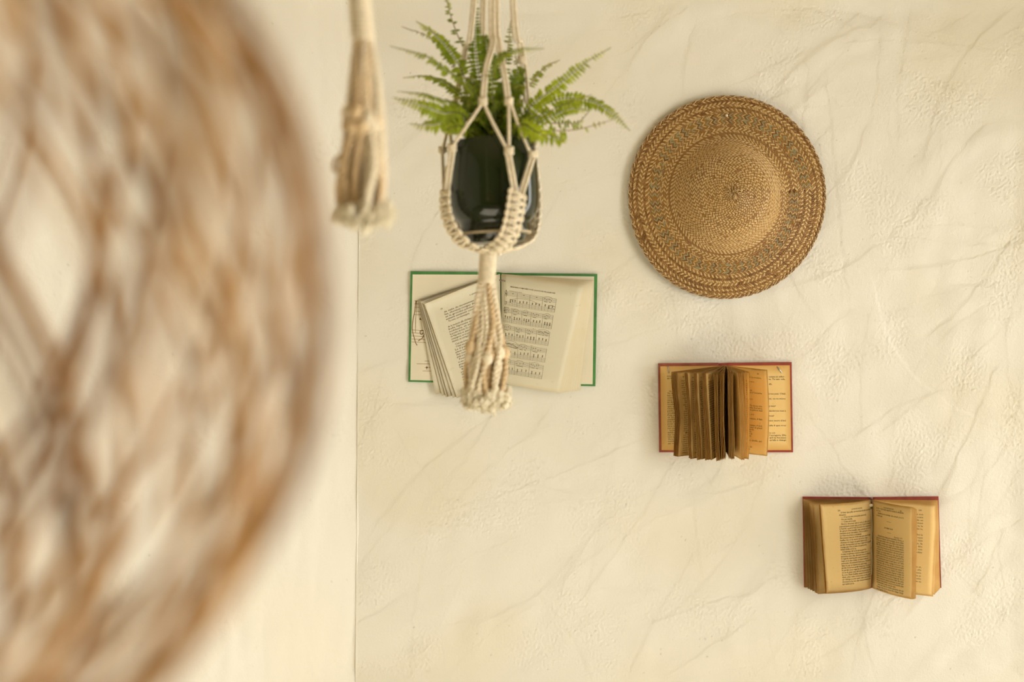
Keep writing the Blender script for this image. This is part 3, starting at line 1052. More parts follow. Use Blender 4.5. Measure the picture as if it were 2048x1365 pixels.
mb.tube(spline([P(1743, 1018, D - 0.020), P(1743.8, 1050, D - 0.022), P(1743.3, 1085, D - 0.021), P(1744, 1120, D - 0.022), P(1743.2, 1150, D - 0.020)], 30), 0.0006, 5)
mb.build('binding_thread', M['cotton'], bk)

# ------------------------------------------------------------------ straw hat
rng = random.Random(8)
HC = P(1451, 396, D)
HAT = empty('straw_hat', HC, 'round woven straw hat with zigzag sage band, hung crown outward on the wall', 'hat')
prof = [(0, 118), (8, 119), (18, 118), (32, 115), (48, 109), (64, 100), (77, 87), (88, 70), (97, 53), (106, 40), (117, 32.5), (130, 29), (148, 25), (166, 20.5), (182, 15), (193, 9.5)]
pr_r = np.array([p[0] for p in prof], float); pr_h = np.array([p[1] for p in prof], float)
# smooth the profile
tt = np.linspace(0, len(prof) - 1, 600)
rr_ = np.array([spline([(a, c, 0) for a, c in prof], 600)[i] for i in range(600)])
ss = np.concatenate([[0], np.cumsum(np.hypot(np.diff(rr_[:, 0]), np.diff(rr_[:, 1])))])
SMAX = ss[-1]


def hat_point(s, th, lift=0.0):
    """s = distance along the straw from the tip (mm), th = angle counter-clockwise from the right"""
    s = min(max(s, 0.0), SMAX)
    r = np.interp(s, ss, rr_[:, 0]); h = np.interp(s, ss, rr_[:, 1])
    s2 = min(s + 1.0, SMAX); s1 = max(s - 1.0, 0.0)
    dr = np.interp(s2, ss, rr_[:, 0]) - np.interp(s1, ss, rr_[:, 0]); dh = np.interp(s2, ss, rr_[:, 1]) - np.interp(s1, ss, rr_[:, 1])
    L = math.hypot(dr, dh) or 1.0
    r2 = r + lift * (-dh / L); h2 = h + lift * (dr / L)
    q = (r / 193.0)
    h2 += q ** 3 * (2.5 * math.sin(2 * th + 0.7) + 1.4 * math.sin(3 * th + 2.0) + 0.5 * math.sin(7 * th))
    x = r2 * math.cos(th) * (1 + 0.006 * q * math.sin(3 * th + 1)) - 4.0 * (1 - q) * (1 - q * 0.3)
    z = r2 * math.sin(th) * (1.038 + 0.012 * q * math.sin(th * 2 + 0.5)) - 3.0 * (1 - q)
    # the cone's tip: the weave bunches into a small knot
    return Vector((HC.x + x * 0.001, -0.004 - max(h2, 1.0) * 0.001, HC.z + z * 0.001))


# backing shell that closes the weave
v = []; f = []
NS, NT = 40, 96
for side, lift in ((0, -1.0), (1, -3.0)):
    for i in range(NS + 1):
        for j in range(NT):
            v.append(hat_point(SMAX * i / NS, 2 * math.pi * j / NT, lift))
k = (NS + 1) * NT
for i in range(NS):
    for j in range(NT):
        j2 = (j + 1) % NT
        q = (i * NT + j, (i + 1) * NT + j, (i + 1) * NT + j2, i * NT + j2)
        f.append(q); f.append(tuple(k + a for a in q[::-1]))
for j in range(NT):
    j2 = (j + 1) % NT
    f.append((NS * NT + j, k + NS * NT + j, k + NS * NT + j2, NS * NT + j2))
mesh('lining', v, f, M['straw_u'], HAT)

# the straw braid winds inward from the brim's edge; every turn is a strip of slanted straw cells
SL, ST, SB_, SO, SG = 0, 1, 2, 3, 4
HM = [M['straw_l'], M['straw_t'], M['straw_b'], M['straw_o'], M['straw_g']]


def weave_strip(name, s_out, width, nextw, rows, cell, th0, frac=0.6, slant=0.40):
    """one turn of the braid: rows of slanted cells, long pale straw alternating with short tan straw, or free columns"""
    mb = MB()
    r_mid = float(np.interp(s_out - width / 2, ss, rr_[:, 0]))
    n = 2 * max(8, int(round(math.pi * r_mid / cell)))
    tot = sum(p[0] for p in rows)
    acc = 0.0
    for j, (hgt, fn, shift, even) in enumerate(rows):
        so = acc / tot * width
        hh = hgt / tot * width
        acc += hgt
        sgn = 1 if (j % 2 == 0) else -1
        fr_ = 0.5 if even else frac
        for i in range(n):
            pair_, odd = divmod(i, 2)
            a0 = (pair_ + (fr_ if odd else 0.0)) * 2 / n + shift / n
            wd = ((1 - fr_) if odd else fr_) * 2 / n
            if s_out - width * a0 - so - hh > SMAX - 0.5:
                continue
            col = fn(i, rng)
            sh = slant * sgn * hh / (2 * math.pi * r_mid)
            g = 0.05 * wd
            lf_ = (0.85 if col == SL else 0.4) + rng.uniform(-0.2, 0.25)
            v = []
            for (da, db, skew) in ((g, 0.02, 1), (wd - g, 0.02, 1), (wd - g, 0.98, -1), (g, 0.98, -1)):
                a = a0 + da
                v.append(hat_point(s_out - width * a - (so + hh * db) * (1 - (1 - nextw / width) * a), th0 + 2 * math.pi * (a + skew * sh), -0.25))
            for (da, db, skew) in ((wd * 0.25, 0.15, 0.7), (wd * 0.75, 0.15, 0.7), (wd * 0.75, 0.85, -0.7), (wd * 0.25, 0.85, -0.7)):
                a = a0 + da
                v.append(hat_point(s_out - width * a - (so + hh * db) * (1 - (1 - nextw / width) * a), th0 + 2 * math.pi * (a + skew * sh), lf_))
            mb.add(v, [(4, 5, 6, 7), (0, 1, 5, 4), (1, 2, 6, 5), (2, 3, 7, 6), (3, 0, 4, 7)], col)
    o = mb.build(name, HM, HAT, smooth=False)
    o['kind'] = 'stuff'
    return o


def pick(*w):
    def fn(i, rg):
        x = rg.random()
        for c, p in w:
            if x < p:
                return c
            x -= p
        return w[-1][0]
    return fn


def alt(a, b, noise=0.12):
    return lambda i, rg: (a if (i % 2 == 0) != (rg.random() < noise) else b)


def zig(i, rg):
    c = (SL, ST, SG, SO, SL, ST, SG, SB_)[i % 8]
    if rg.random() < 0.15:
        c = rg.choice((SL, SG, SO, ST))
    return c


def two(a, b, noise=0.06, c=None):
    return lambda i, rg: ((c if c is not None and rg.random() < 0.3 else b) if (i % 2) != (rg.random() < noise) else a)


dark_row = (0.8, two(ST, SB_, 0.3), 0.0, True)
brim_rows = [(0.9, two(ST, SB_, 0.3), 0.0, True), (1.1, two(SL, ST, 0.04, SB_), 0.4, False), (1.0, two(SL, ST, 0.08), 1.2, False), (0.7, two(ST, SB_, 0.2), 0.0, True), (1.1, two(SL, ST, 0.05, SB_), 0.7, False)]
inner_rows = [(0.8, two(ST, SL, 0.2), 0.0, True), (1.1, two(SL, ST, 0.04), 0.4, False), (0.9, two(SL, ST, 0.1), 1.2, False), (0.7, two(ST, ST, 0.0), 0.0, True), (1.1, two(SL, ST, 0.06), 0.7, False)]
crown_rows = [(1.0, two(SL, ST, 0.012), 0.0, False), (1.0, two(SL, ST, 0.012), 0.9, False), (0.8, two(SL, ST, 0.06), 0.3, True), (1.0, two(SL, ST, 0.012), 1.3, False)]
zig_rows = [(0.7, two(ST, SL, 0.2), 0.0, True), (1, zig, 0.0, True), (1, zig, 0.0, True), (1, zig, 0.0, True), (1, zig, 0.0, True), (0.7, two(SL, ST, 0.2), 0.0, True)]
TH0 = R(4)
s_pos = SMAX
Wb = 26.0
plan = [('rim_braid', Wb * 0.9, brim_rows, 4.6, 0.58, 0.4), ('brim_braid', Wb * 0.92, brim_rows, 4.6, 0.60, 0.4),
        ('patterned_band', Wb * 1.08, zig_rows, 4.2, 0.5, 0.6), ('brim_braid', Wb, inner_rows, 4.4, 0.64, 0.4)]
s_pos += Wb * 0.9
rest = s_pos - sum(p[1] for p in plan)
while rest > 16:
    w = 21.0 if rest > 60 else 16.0
    plan.append(('crown_braid', w, crown_rows, 4.0 if rest > 70 else 3.6, 0.72, 0.4))
    rest -= w
for k, (nm, w, rows_, cell_, fr_, sl_) in enumerate(plan):
    weave_strip(nm, s_pos, w, plan[min(k + 1, len(plan) - 1)][1], rows_, cell_, TH0, fr_, sl_)
    s_pos -= w
# twisted straw edge
for ph, mat, nm in ((0.0, M['straw_t'], 'edge_cord'), (math.pi, M['straw_l'], 'edge_cord'), (math.pi / 2, M['straw_b'], 'edge_cord')):
    mb = MB()
    pts = []
    NN = 560
    for i in range(NN + 1):
        th = 2 * math.pi * i / NN
        a = 62 * th + ph
        base = hat_point(SMAX, th, 0.0)
        rad = (Vector((base.x - HC.x, 0, base.z - HC.z))).normalized()
        pts.append(base + rad * (0.0008 + 0.0022 * math.cos(a)) + Vector((0, -0.0016 * math.sin(a) - 0.0005, 0)))
    mb.tube(pts, 0.0011, 5, cap=False)
    mb.build(nm, mat, HAT)
# the bunched tip
mb = MB()
for k in range(22):
    a = 2 * math.pi * k / 22
    c0 = hat_point(rng.uniform(10, 17), a, 0.3)
    c1 = hat_point(rng.uniform(1, 7), a + rng.uniform(0.3, 1.3), rng.uniform(-1.0, 2.5))
    mid = (c0 + c1) / 2 + Vector((0, -0.0015, 0))
    mb.tube(spline([c0, mid, c1], 6), 0.0015, 4, m=rng.choice((0, 0, 0, 1)), flat=0.45)
mb.build('tip_knot', [M['straw_l'], M['straw_b']], HAT)
# nail through the brim
nl = P(1453.5, 231, D - 0.034)
mb = MB()
mb.tube([nl + Vector((0, 0.034, 0)), nl + Vector((0, 0.002, 0))], 0.0011, 8)
mb.tube([nl + Vector((0, 0.002, 0)), nl + Vector((0, 0.001, 0)), nl, nl + Vector((0, -0.0004, 0))], [0.0020, 0.0027, 0.0025, 0.0012], 12)
o = mb.build('nail', M['nail'])
tag(o, 'small pale nail head in the upper brim of the straw hat', 'nail')

# ------------------------------------------------------------------ hanging pot with fern
DP = 2.25                       # distance of the pot from the camera
SP = DP / D / 1000.0
pc = P(990, 470, DP)            # centre of the foot
POT = empty('potted_fern', pc, 'boston fern in a glossy dark green pot held by the macrame hanger', 'plant')
TILT = R(-2.2)


def potp(r, z, a):
    """pot coordinates in frame pixels about the foot"""
    x = r * math.cos(a); y = r * math.sin(a)
    X = x * math.cos(TILT) - z * math.sin(TILT) * -1
    Z = z * math.cos(TILT) - x * math.sin(TILT)
    return pc + Vector((X * SP, y * SP, Z * SP))


def lathe(name, prof, mat, parent, n=64, smooth=True):
    v = []; f = []
    for (r, z) in prof:
        for j in range(n):
            v.append(potp(r, z, 2 * math.pi * j / n))
    for i in range(len(prof) - 1):
        for j in range(n):
            j2 = (j + 1) % n
            f.append((i * n + j, i * n + j2, (i + 1) * n + j2, (i + 1) * n + j))
    return mesh(name, v, f, mat, parent, smooth)


outer = [(60, 6), (66, 3), (71.5, 4), (72.5, 9), (71, 14), (70, 19), (73, 25), (79, 32), (85, 42), (89.5, 56), (91.3, 76), (91.5, 98), (91, 122), (89.5, 150), (87, 172), (85.5, 183), (84, 186), (82, 186.5), (80, 185), (79.5, 178), (80, 150), (80, 120)]
sm = spline([(r, z, 0) for r, z in outer], 90)
lathe('pot', [(q.x, q.y) for q in sm], M['pot'], POT)
lathe('foot_ring', [(73.2, 4.5), (73.4, 2.0), (72, 0.2), (68, 0), (65, 1.5), (63, 5), (73.2, 4.5)], M['foot'], POT)
lathe('base', [(66, 4), (63.5, 0), (61, -8), (57, -14), (50, -16.5), (40, -15), (0.1, -13)], M['pot'], POT)
lathe('soil', [(80, 168), (60, 172), (30, 176), (0.1, 177)], M['soil'], POT, 32)

FERN_DARK = (0.065, 0.115, 0.006); FERN_LIGHT = (0.45, 0.53, 0.025); FERN_TIP = (0.68, 0.66, 0.08)


def lerp3(a, c, t):
    return tuple(a[i] + (c[i] - a[i]) * t for i in range(3))


def frond(pts, rg, leaf=15.0, pitch=5.0, shade=0.5, start=0.12, width=0.30, droop=0.2, bare=False, old=False, face=None):
    """a fern frond: arching stem with paired leaflets, one mesh; its stem is a sub-part"""
    L = sum((Vector(pts[i + 1]) - Vector(pts[i])).length for i in range(len(pts) - 1))
    n = max(10, int(L / (pitch * SP)))
    cv = spline(pts, n)
    fr = frames(cv)
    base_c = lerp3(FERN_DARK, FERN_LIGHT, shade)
    mb = MB()
    side = None
    roll = rg.uniform(-0.5, 0.5)
    if face is None:
        face = Vector((rg.uniform(-0.3, 0.3), -0.85, rg.uniform(0.15, 0.75)))
    for i in range(n):
        t = i / (n - 1)
        if t < start:
            continue
        T = fr[i][0]
        up = face if face is not None else Vector((0, -0.55, 0.85))
        sd = T.cross(up)
        if sd.length < 0.05:
            sd = Vector((1, 0, 0))
        sd.normalize()
        nn = sd.cross(T).normalized()
        q = (t - start) / (1 - start)
        ll = leaf * SP * (0.45 + 0.55 * min(1, q * 4)) * (1 - q ** 2.2) ** 0.8 + 1.2 * SP
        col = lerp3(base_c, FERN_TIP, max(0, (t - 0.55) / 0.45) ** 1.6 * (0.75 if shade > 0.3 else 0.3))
        for sg in (-1, 1):
            if rg.random() < (0.35 if bare else 0.04):
                continue
            l2 = ll * rg.uniform(0.82, 1.12)
            w = l2 * width + 0.4 * SP
            ax = (sd * sg * math.cos(roll) + nn * math.sin(roll) * sg + T * (0.35 + rg.uniform(-0.12, 0.12)) + nn * rg.uniform(-0.25, 0.15)).normalized()
            bt = (T - ax * T.dot(ax)).normalized()
            dn = ax.cross(bt)
            p = cv[i] + T * rg.uniform(-0.4, 0.4) * SP
            dr = Vector((0, 0, -1)) * l2 * droop
            k = rg.uniform(0.8, 1.25)
            c = [tuple(x * k for x in col) + (1,)] * 7
            fold = (nn * 0.16 * w)
            v = [p, p + ax * l2 * 0.30 + bt * w * 0.55 + dr * 0.1, p + ax * l2 * 0.30 - bt * w * 0.5 + dr * 0.1, p + ax * l2 * 0.34 + fold + dr * 0.1,
                 p + ax * l2 * 0.72 + bt * w * 0.34 + dr * 0.5, p + ax * l2 * 0.72 - bt * w * 0.30 + dr * 0.5, p + ax * l2 + dr]
            mb.add(v, [(0, 1, 3), (0, 3, 2), (1, 4, 3), (3, 5, 2), (3, 4, 6), (3, 6, 5)], 0, c)
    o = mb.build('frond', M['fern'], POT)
    st = MB()
    st.tube(cv, [0.0011 * (1 - 0.75 * i / (n - 1)) + 0.0002 for i in range(n)], 5)
    st.build('stem', M['stem_old'] if old else M['stem'], o)
    return o


rng = random.Random(14)
root = lambda dx=0, dz=0, dd=0: P(985 + dx, 292 + dz, DP + dd)
FR = [  # (pixel path from the crown outward with depth offsets, leaf length, shade, bare)
    ([(0, 0, 0), (950, 190, -0.03), (905, 150, -0.06), (850, 112, -0.07), (780, 92, -0.06)], 17, 0.55, 0),
    ([(-10, 0, 0.02), (935, 170, 0.02), (905, 110, 0.03), (870, 70, 0.03), (832, 42, 0.03)], 17, 0.50, 0),
    ([(-8, 0, 0.0), (925, 215, -0.02), (885, 200, -0.05), (845, 188, -0.06), (795, 183, -0.05)], 14, 0.60, 0),
    ([(-8, 0, 0.0), (930, 200, 0.03), (890, 165, 0.04), (850, 152, 0.04), (806, 156, 0.03)], 16, 0.62, 0),
    ([(-8, 0, 0.0), (925, 230, -0.04), (885, 225, -0.06), (840, 210, -0.07), (786, 195, -0.06)], 20, 0.68, 0),
    ([(-12, 0, 0.0), (920, 245, -0.04), (890, 245, -0.06), (860, 250, -0.07), (818, 248, -0.06)], 18, 0.75, 0),
    ([(-5, 0, 0.03), (950, 150, 0.05), (915, 70, 0.07), (898, 20, 0.07), (888, -25, 0.07)], 11, 0.35, 1),
    ([(0, 0, 0.03), (965, 190, 0.03), (952, 110, 0.03), (950, 50, 0.03), (955, -15, 0.03)], 15, 0.25, 0),
    ([(5, 0, 0.04), (985, 170, 0.05), (975, 100, 0.05), (965, 60, 0.05)], 18, 0.2, 0),
    ([(10, 0, 0.0), (985, 160, -0.08), (1000, 115, -0.11), (1040, 99, -0.10), (1088, 97, -0.08)], 11, 0.55, 0),
    ([(15, 0, 0.04), (1005, 180, 0.06), (1015, 100, 0.08), (1022, 40, 0.08)], 12, 0.30, 1),
    ([(20, 0, 0.03), (1025, 210, 0.05), (1035, 150, 0.07), (1030, 110, 0.07)], 14, 0.30, 1),
    ([(25, 0, 0.0), (1060, 215, -0.02), (1110, 175, -0.03), (1165, 130, -0.02), (1222, 95, 0.0)], 16, 0.85, 0),
    ([(25, 0, 0.0), (1060, 230, 0.0), (1120, 198, 0.02), (1180, 202, 0.02), (1222, 225, 0.01), (1260, 262, 0.0)], 16, 0.60, 0),
    ([(25, 0, 0.0), (1050, 245, -0.03), (1100, 222, -0.04), (1150, 200, -0.04), (1184, 190, -0.04)], 15, 0.70, 0),
    ([(25, 0, 0.03), (1050, 190, 0.05), (1068, 160, 0.06), (1090, 135, 0.06), (1120, 120, 0.06)], 9, 0.55, 1),
    ([(28, 0, 0.0), (1060, 262, -0.03), (1110, 262, -0.03), (1160, 258, -0.02), (1225, 240, -0.02)], 14, 0.65, 1),
    ([(28, 0, 0.0), (1060, 250, 0.02), (1120, 247, 0.03), (1155, 245, 0.03), (1178, 224, 0.03)], 9, 0.5, 1),
    ([(25, 0, -0.03), (1050, 262, -0.07), (1085, 268, -0.08), (1120, 278, -0.08), (1124, 285, -0.08)], 17, 0.85, 0),
    ([(20, 0, -0.03), (1040, 250, -0.08), (1070, 262, -0.09), (1095, 276, -0.09)], 18, 0.9, 0),
    ([(-15, 0, 0.0), (930, 255, -0.05), (905, 255, -0.06), (882, 262, -0.07)], 17, 0.8, 0),
    ([(-6, 0, 0.0), (930, 180, 0.05), (895, 110, 0.07), (860, 75, 0.07), (803, 53, 0.07)], 6, 0.30, 1),
    ([(10, 0, -0.02), (1090, 240, 0.0), (1140, 218, 0.0), (1180, 222, 0.0)], 12, 0.75, 0),
]
for path, lf_, shade, bare in FR:
    pts = [root(path[0][0], path[0][1], path[0][2])] + [P(a, c, DP + d) for a, c, d in path[1:]]
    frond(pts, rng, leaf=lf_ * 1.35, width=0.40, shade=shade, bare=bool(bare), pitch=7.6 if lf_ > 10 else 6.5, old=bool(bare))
# the dense heart of the plant
for k in range(84):
    a = rng.uniform(0, 2 * math.pi)
    up = rng.uniform(0.25, 1.0)
    L = rng.uniform(70, 150)
    dx = math.cos(a) * L * (0.42 if up > 0.6 else 0.62)
    dz = L * up * 1.05
    dd = math.sin(a) * L * 0.5 * SP
    p0 = root(rng.uniform(-38, 38), rng.uniform(-2, 6), rng.uniform(-0.03, 0.04))
    p1 = root(dx * 0.45, -dz * 0.65, dd * 0.45)
    p2 = root(dx * 0.85, -dz * 0.98, dd * 0.85)
    p3 = root(dx * 1.15, -dz * (1.02 if up > 0.6 else 0.85), dd * 1.15)
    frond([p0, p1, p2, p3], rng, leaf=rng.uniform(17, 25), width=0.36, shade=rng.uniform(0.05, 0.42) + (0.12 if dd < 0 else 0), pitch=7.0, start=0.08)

# ------------------------------------------------------------------ macrame hanger
rng = random.Random(3)
HOOKX = P(990, 0, DP).x
HY = DP - D
top = Vector((P(992, -300, DP).x, HY, CEIL - 0.075))
HANG = empty('macrame_hanger', Vector((top.x, HY, CEIL - 0.08)), 'cream macrame plant hanger with knotted cords around the green pot', 'plant hanger')
CR = 0.0027


def cord(ctrl, r=CR, name='cord', parent=None, mat='cotton'):
    mb = MB()
    twisted(mb, ctrl, r, 0.010, 3)
    return mb.build(name, M[mat], parent or HANG)


def Q(px, py, dd=0.0):
    return P(px, py, DP + dd * 0.94)


def knot(p, w=11, h=9, name='knot', parent=None):
    mb = MB()
    for k in range(3):
        z = (k - 1) * h * 0.32 * SP
        pts = [p + Vector((w * 0.5 * SP * math.cos(a), w * 0.42 * SP * math.sin(a), z + 0.0012 * math.sin(2 * a + k))) for a in np.linspace(0, 2 * math.pi, 15)]
        mb.tube(pts, 0.0022, 6)
    return mb.build(name, M['cotton'], parent or HANG)


# upper cords (pairs) from the hook to the joints above the rim
FRONT, BACK = -0.075, 0.07
def pair(ctrl, sep=3.0):
    for s in (-1, 1):
        cord([c + Vector((s * sep * SP, 0, 0)) for c in ctrl])


pair([top, Q(948, 0, 0.02), Q(930, 105, 0.055), Q(912, 200, 0.06), Q(900, 262, 0.05)])                 # back left
pair([top, Q(967, 0, 0.03), Q(968, 66, 0.06), Q(972, 180, 0.085), Q(975, 262, 0.088)])                # back
pair([top, Q(984, 0, -0.03), Q(986, 82, -0.06), Q(973, 135, -0.08), Q(966, 200, -0.085)], 3.2)         # front, left branch
pair([top, Q(993, 0, -0.03), Q(997, 85, -0.055), Q(1009, 150, -0.075), Q(1017, 205, -0.08)], 3.2)      # front, right branch
pair([top, Q(1026, 0, 0.0), Q(1041, 88, 0.01), Q(1050, 150, 0.02), Q(1055, 205, 0.03)], 3.6)           # right
knot(Q(966, 203, -0.085), 14, 14); knot(Q(1018, 203, -0.08), 13, 12); knot(Q(1044, 120, 0.01), 14, 16)
# diamonds
cord([Q(965, 206, -0.085), Q(938, 245, -0.085), Q(907, 290, -0.062)]); 
cord([Q(967, 206, -0.085), Q(988, 250, -0.09), Q(1012, 295, -0.088)])
cord([Q(1017, 206, -0.08), Q(1018, 250, -0.088), Q(1018, 296, -0.087)])
cord([Q(1021, 206, -0.08), Q(1037, 250, -0.08), Q(1059, 303, -0.06)])
cord([Q(1055, 205, 0.03), Q(1066, 250, 0.01), Q(1072, 292, -0.03)])
cord([Q(899, 262, 0.05), Q(902, 280, 0.0), Q(903, 292, -0.05)])
cord([Q(897, 255, 0.05), Q(890, 282, 0.03), Q(885, 300, 0.01)])
knot(Q(904, 296, -0.058), 15, 14); knot(Q(1018, 302, -0.088), 15, 14); knot(Q(1066, 308, -0.058), 15, 13); knot(Q(885, 300, 0.012), 12, 12)
# double cords down to the square-knot bands
for s in (-3.6, 3.6):
    cord([Q(905 + s, 299, -0.058), Q(899 + s, 340, -0.055), Q(893 + s, 384, -0.052)])
    cord([Q(1016 + s, 305, -0.088), Q(1023 + s, 345, -0.088), Q(1031 + s, 390, -0.082)])
    cord([Q(1066 + s, 311, -0.056), Q(1054 + s, 350, -0.066), Q(1042 + s, 390, -0.080)])
cord([Q(885, 303, 0.012), Q(886, 340, 0.0), Q(888, 384, -0.03)])


def sennit(path, w, name='square_knot_band'):
    """band of square knots: two core cords, and along them crossing loops that make the beaded edge"""
    root_ = None
    L = sum((path[i + 1] - path[i]).length for i in range(len(path) - 1))
    n = int(L / (9.0 * SP))
    cv = spline(path, n * 2 + 1)
    fr = frames(cv)
    mb = MB()
    C = Vector((pc.x, pc.y, 0))
    first = None
    for s in (-1, 1):
        q = []
        for i, p in enumerate(cv):
            out = (p - Vector((pc.x, pc.y, p.z - 0.02)))
            out = Vector((p.x - pc.x, p.y - pc.y, -0.02)).normalized()
            sd = fr[i][0].cross(out).normalized()
            q.append(p + sd * s * w * 0.20 * SP)
        mb.tube(q, 0.0025, 6)
    o = mb.build(name, M['cotton'], HANG)
    for k in range(n):
        i = 2 * k + 1
        p = cv[i]; T = fr[i][0]
        out = Vector((p.x - pc.x, p.y - pc.y, -0.03)).normalized()
        sd = T.cross(out).normalized()
        out = sd.cross(T).normalized()
        sg = 1 if k % 2 else -1
        hb = MB()
        wv = w * SP * 0.5
        pts = []
        for a in np.linspace(-1, 1, 11):
            pts.append(p + sd * (a * wv) + out * (0.0042 * (1 - abs(a) ** 2.5) + 0.0006) + T * (sg * a * 3.0 * SP))
        hb.tube(pts, [0.0019 + 0.0009 * (1 - abs(a)) for a in np.linspace(-1, 1, 11)], 6)
        for s in (-1, 1):       # beads where the loops turn back at the edges
            e = p + sd * s * wv * 0.92 + T * (sg * s * 3.0 * SP)
            lp = [e + sd * s * (0.0032 * math.cos(a)) + T * (4.4 * SP * math.sin(a)) + out * (0.0016 * math.cos(a * 0.5)) for a in np.linspace(-1.7, 1.7, 8)]
            hb.tube(lp, 0.0027, 6)
        hb.build('square_knot', M['cotton'], o)
    return o


sennit([Q(892, 382, -0.052), Q(892, 410, -0.055), Q(898, 440, -0.056), Q(911, 466, -0.055), Q(935, 489, -0.045), Q(970, 500, -0.015)], 27)
sennit([Q(1034, 386, -0.084), Q(1031, 412, -0.088), Q(1026, 440, -0.086), Q(1018, 468, -0.080), Q(1004, 487, -0.060), Q(982, 501, -0.015)], 30)
sennit([Q(1060, 330, 0.068), Q(1068, 390, 0.072), Q(1066, 440, 0.068), Q(1058, 474, 0.055), Q(1035, 490, 0.035), Q(992, 501, 0.0)], 27)
sennit([Q(905, 330, 0.068), Q(900, 400, 0.072), Q(908, 450, 0.068), Q(925, 480, 0.05), Q(960, 499, 0.01)], 25)
# wrapped gathering below the pot
mb = MB()
pts = []
turns = 13
for i in range(turns * 14 + 1):
    a = 2 * math.pi * i / 14
    t_ = i / (turns * 14)
    c = Q(977 - 4 * t_, 499 + 66 * t_)
    pts.append(c + Vector((15.0 * SP * math.cos(a), 14 * SP * math.sin(a), 0)))
mb.tube(pts, 0.0026, 6)
mb.build('gathering_wrap', M['cotton'], HANG)
mb = MB()
mb.tube([Q(977, 494), Q(976, 520), Q(973, 566)], 0.0105, 12)
mb.build('gathered_core', M['cotton'], HANG)


def tassel(parent, PP, sc, x0, y0, x1, y1, w0, w1, n, rg, fluff, strand_r, knots_at=None):
    """strands hanging from the wrap, each a part; frayed fluff at their ends"""
    for k in range(n):
        a = 2 * math.pi * (k + rg.uniform(-0.2, 0.2)) / n
        rr = math.sqrt(rg.uniform(0.25, 1.0))
        pts = []
        ph = rg.uniform(0, 6)
        for i in range(9):
            t_ = i / 8
            w = w0 + (w1 - w0) * min(1, t_ * 1.35) ** 0.8
            w *= (1.0 + 0.12 * math.sin(t_ * 5 + ph)) * (0.86 if t_ > 0.9 else 1)
            cx = x0 + (x1 - x0) * t_; cy = y0 + (y1 - y0) * t_
            ang = a + 0.5 * t_ * math.sin(ph) + 0.25 * math.sin(t_ * 7 + ph)
            pts.append(PP(cx + w * rr * math.cos(ang), cy - 3 * math.cos(ang) * t_) + Vector((0, w * rr * 0.8 * math.sin(ang) * sc, 0)))
        mb = MB()
        twisted(mb, pts, strand_r, 0.016, 2, phase=ph)
        if knots_at and rg.random() < 0.55:     # overhand knot in the strand
            kp = spline(pts, 50)[int(50 * (knots_at + rg.uniform(-0.05, 0.05)))]
            sph(mb, kp, strand_r * 2.1, strand_r * 2.0, strand_r * 2.6)
        mb.build('strand', [M['cotton'], M['cotton_t']][1 if rg.random() < 0.28 else 0], parent)
    # frayed ends: soft tufts of unravelled fibre
    mb = MB()
    for k in range(64):
        a = 2.4 * k
        rr = math.sqrt((k + 0.5) / 64) * 1.05
        c = PP(x1 + w1 * rr * math.cos(a) * 1.15, y1 + rg.uniform(-0.25, 0.5) * w1 - 0.25 * w1 * rr) + Vector((0, w1 * rr * 0.85 * math.sin(a) * sc, 0))
        rt = w1 * sc * rg.uniform(0.13, 0.20)
        sph(mb, c, rt, rt, rt * rg.uniform(1.2, 2.2), rg.uniform(-0.6, 0.6), 8, 5)
        for q in range(fluff // 26):
            u = Vector((rg.gauss(0, 1), rg.gauss(0, 1), rg.gauss(-0.5, 1))).normalized()
            d2 = (u + Vector((rg.uniform(-0.9, 0.9), rg.uniform(-0.9, 0.9), rg.uniform(-0.9, 0.4)))).normalized()
            L = rt * rg.uniform(0.5, 1.5)
            p0 = c + u * rt * 0.85
            mb.tube([p0, p0 + u * L * 0.6, p0 + u * L * 0.6 + d2 * L * 0.6], [0.0011, 0.0009, 0.0003], 3)
    o = mb.build('frayed_end', M['cotton_w'], parent)
    o['kind'] = 'stuff'


tassel(HANG, lambda a, c: Q(a, c), SP, 973, 562, 972, 800, 12, 40, 36, random.Random(4), 560, 0.0044, 0.60)
# iron hook that carries the hanger
mb = MB()
mb.tube([Vector((top.x, HY, CEIL - 0.001)), Vector((top.x, HY, CEIL - 0.045))] + [Vector((top.x + 0.016 * math.sin(a), HY, CEIL - 0.062 + 0.017 * math.cos(a))) for a in np.linspace(0.2, 4.6, 12)], 0.0022, 8)
mb.build('hook', M['hook'], HANG)
mb = MB()
mb.tube([top + Vector((0.014 * math.cos(a), 0.004 * math.sin(a * 2), 0.012 * math.sin(a))) for a in np.linspace(0, 2 * math.pi, 20)], 0.004, 7, cap=False)
mb.build('hanging_loop', M['cotton'], HANG)

# ------------------------------------------------------------------ nearer tassel at the corner
DT = 1.66
ST_ = DT / D / 1000.0
T0 = P(716, -60, DT)
ttop = Vector((T0.x, T0.y, CEIL))
TAS = empty('macrame_tassel', Vector((T0.x, T0.y, CEIL)), 'blurred cream macrame tassel hanging alone left of the fern', 'tassel')
PT = lambda a, c: P(a, c, DT)
mb = MB()
for k in range(5):
    a = 2 * math.pi * k / 5
    off = Vector((0.006 * math.cos(a), 0.006 * math.sin(a), 0))
    twisted(mb, [ttop + off, PT(712, -200) + off, PT(716, -20) + off * 1.1, PT(724, 80) + off * 1.2], 0.0042, 0.016, 3, phase=k)
mb.build('cord_bundle', M['cotton'], TAS)
mb = MB()
pts = []
for i in range(12 * 14 + 1):
    a = 2 * math.pi * i / 14
    t_ = i / (12 * 14)
    c = PT(716 + 10 * t_, -30 + 108 * t_)
    pts.append(c + Vector(((17.5 + 2 * t_) * ST_ * math.cos(a), 17 * ST_ * math.sin(a), 0)))
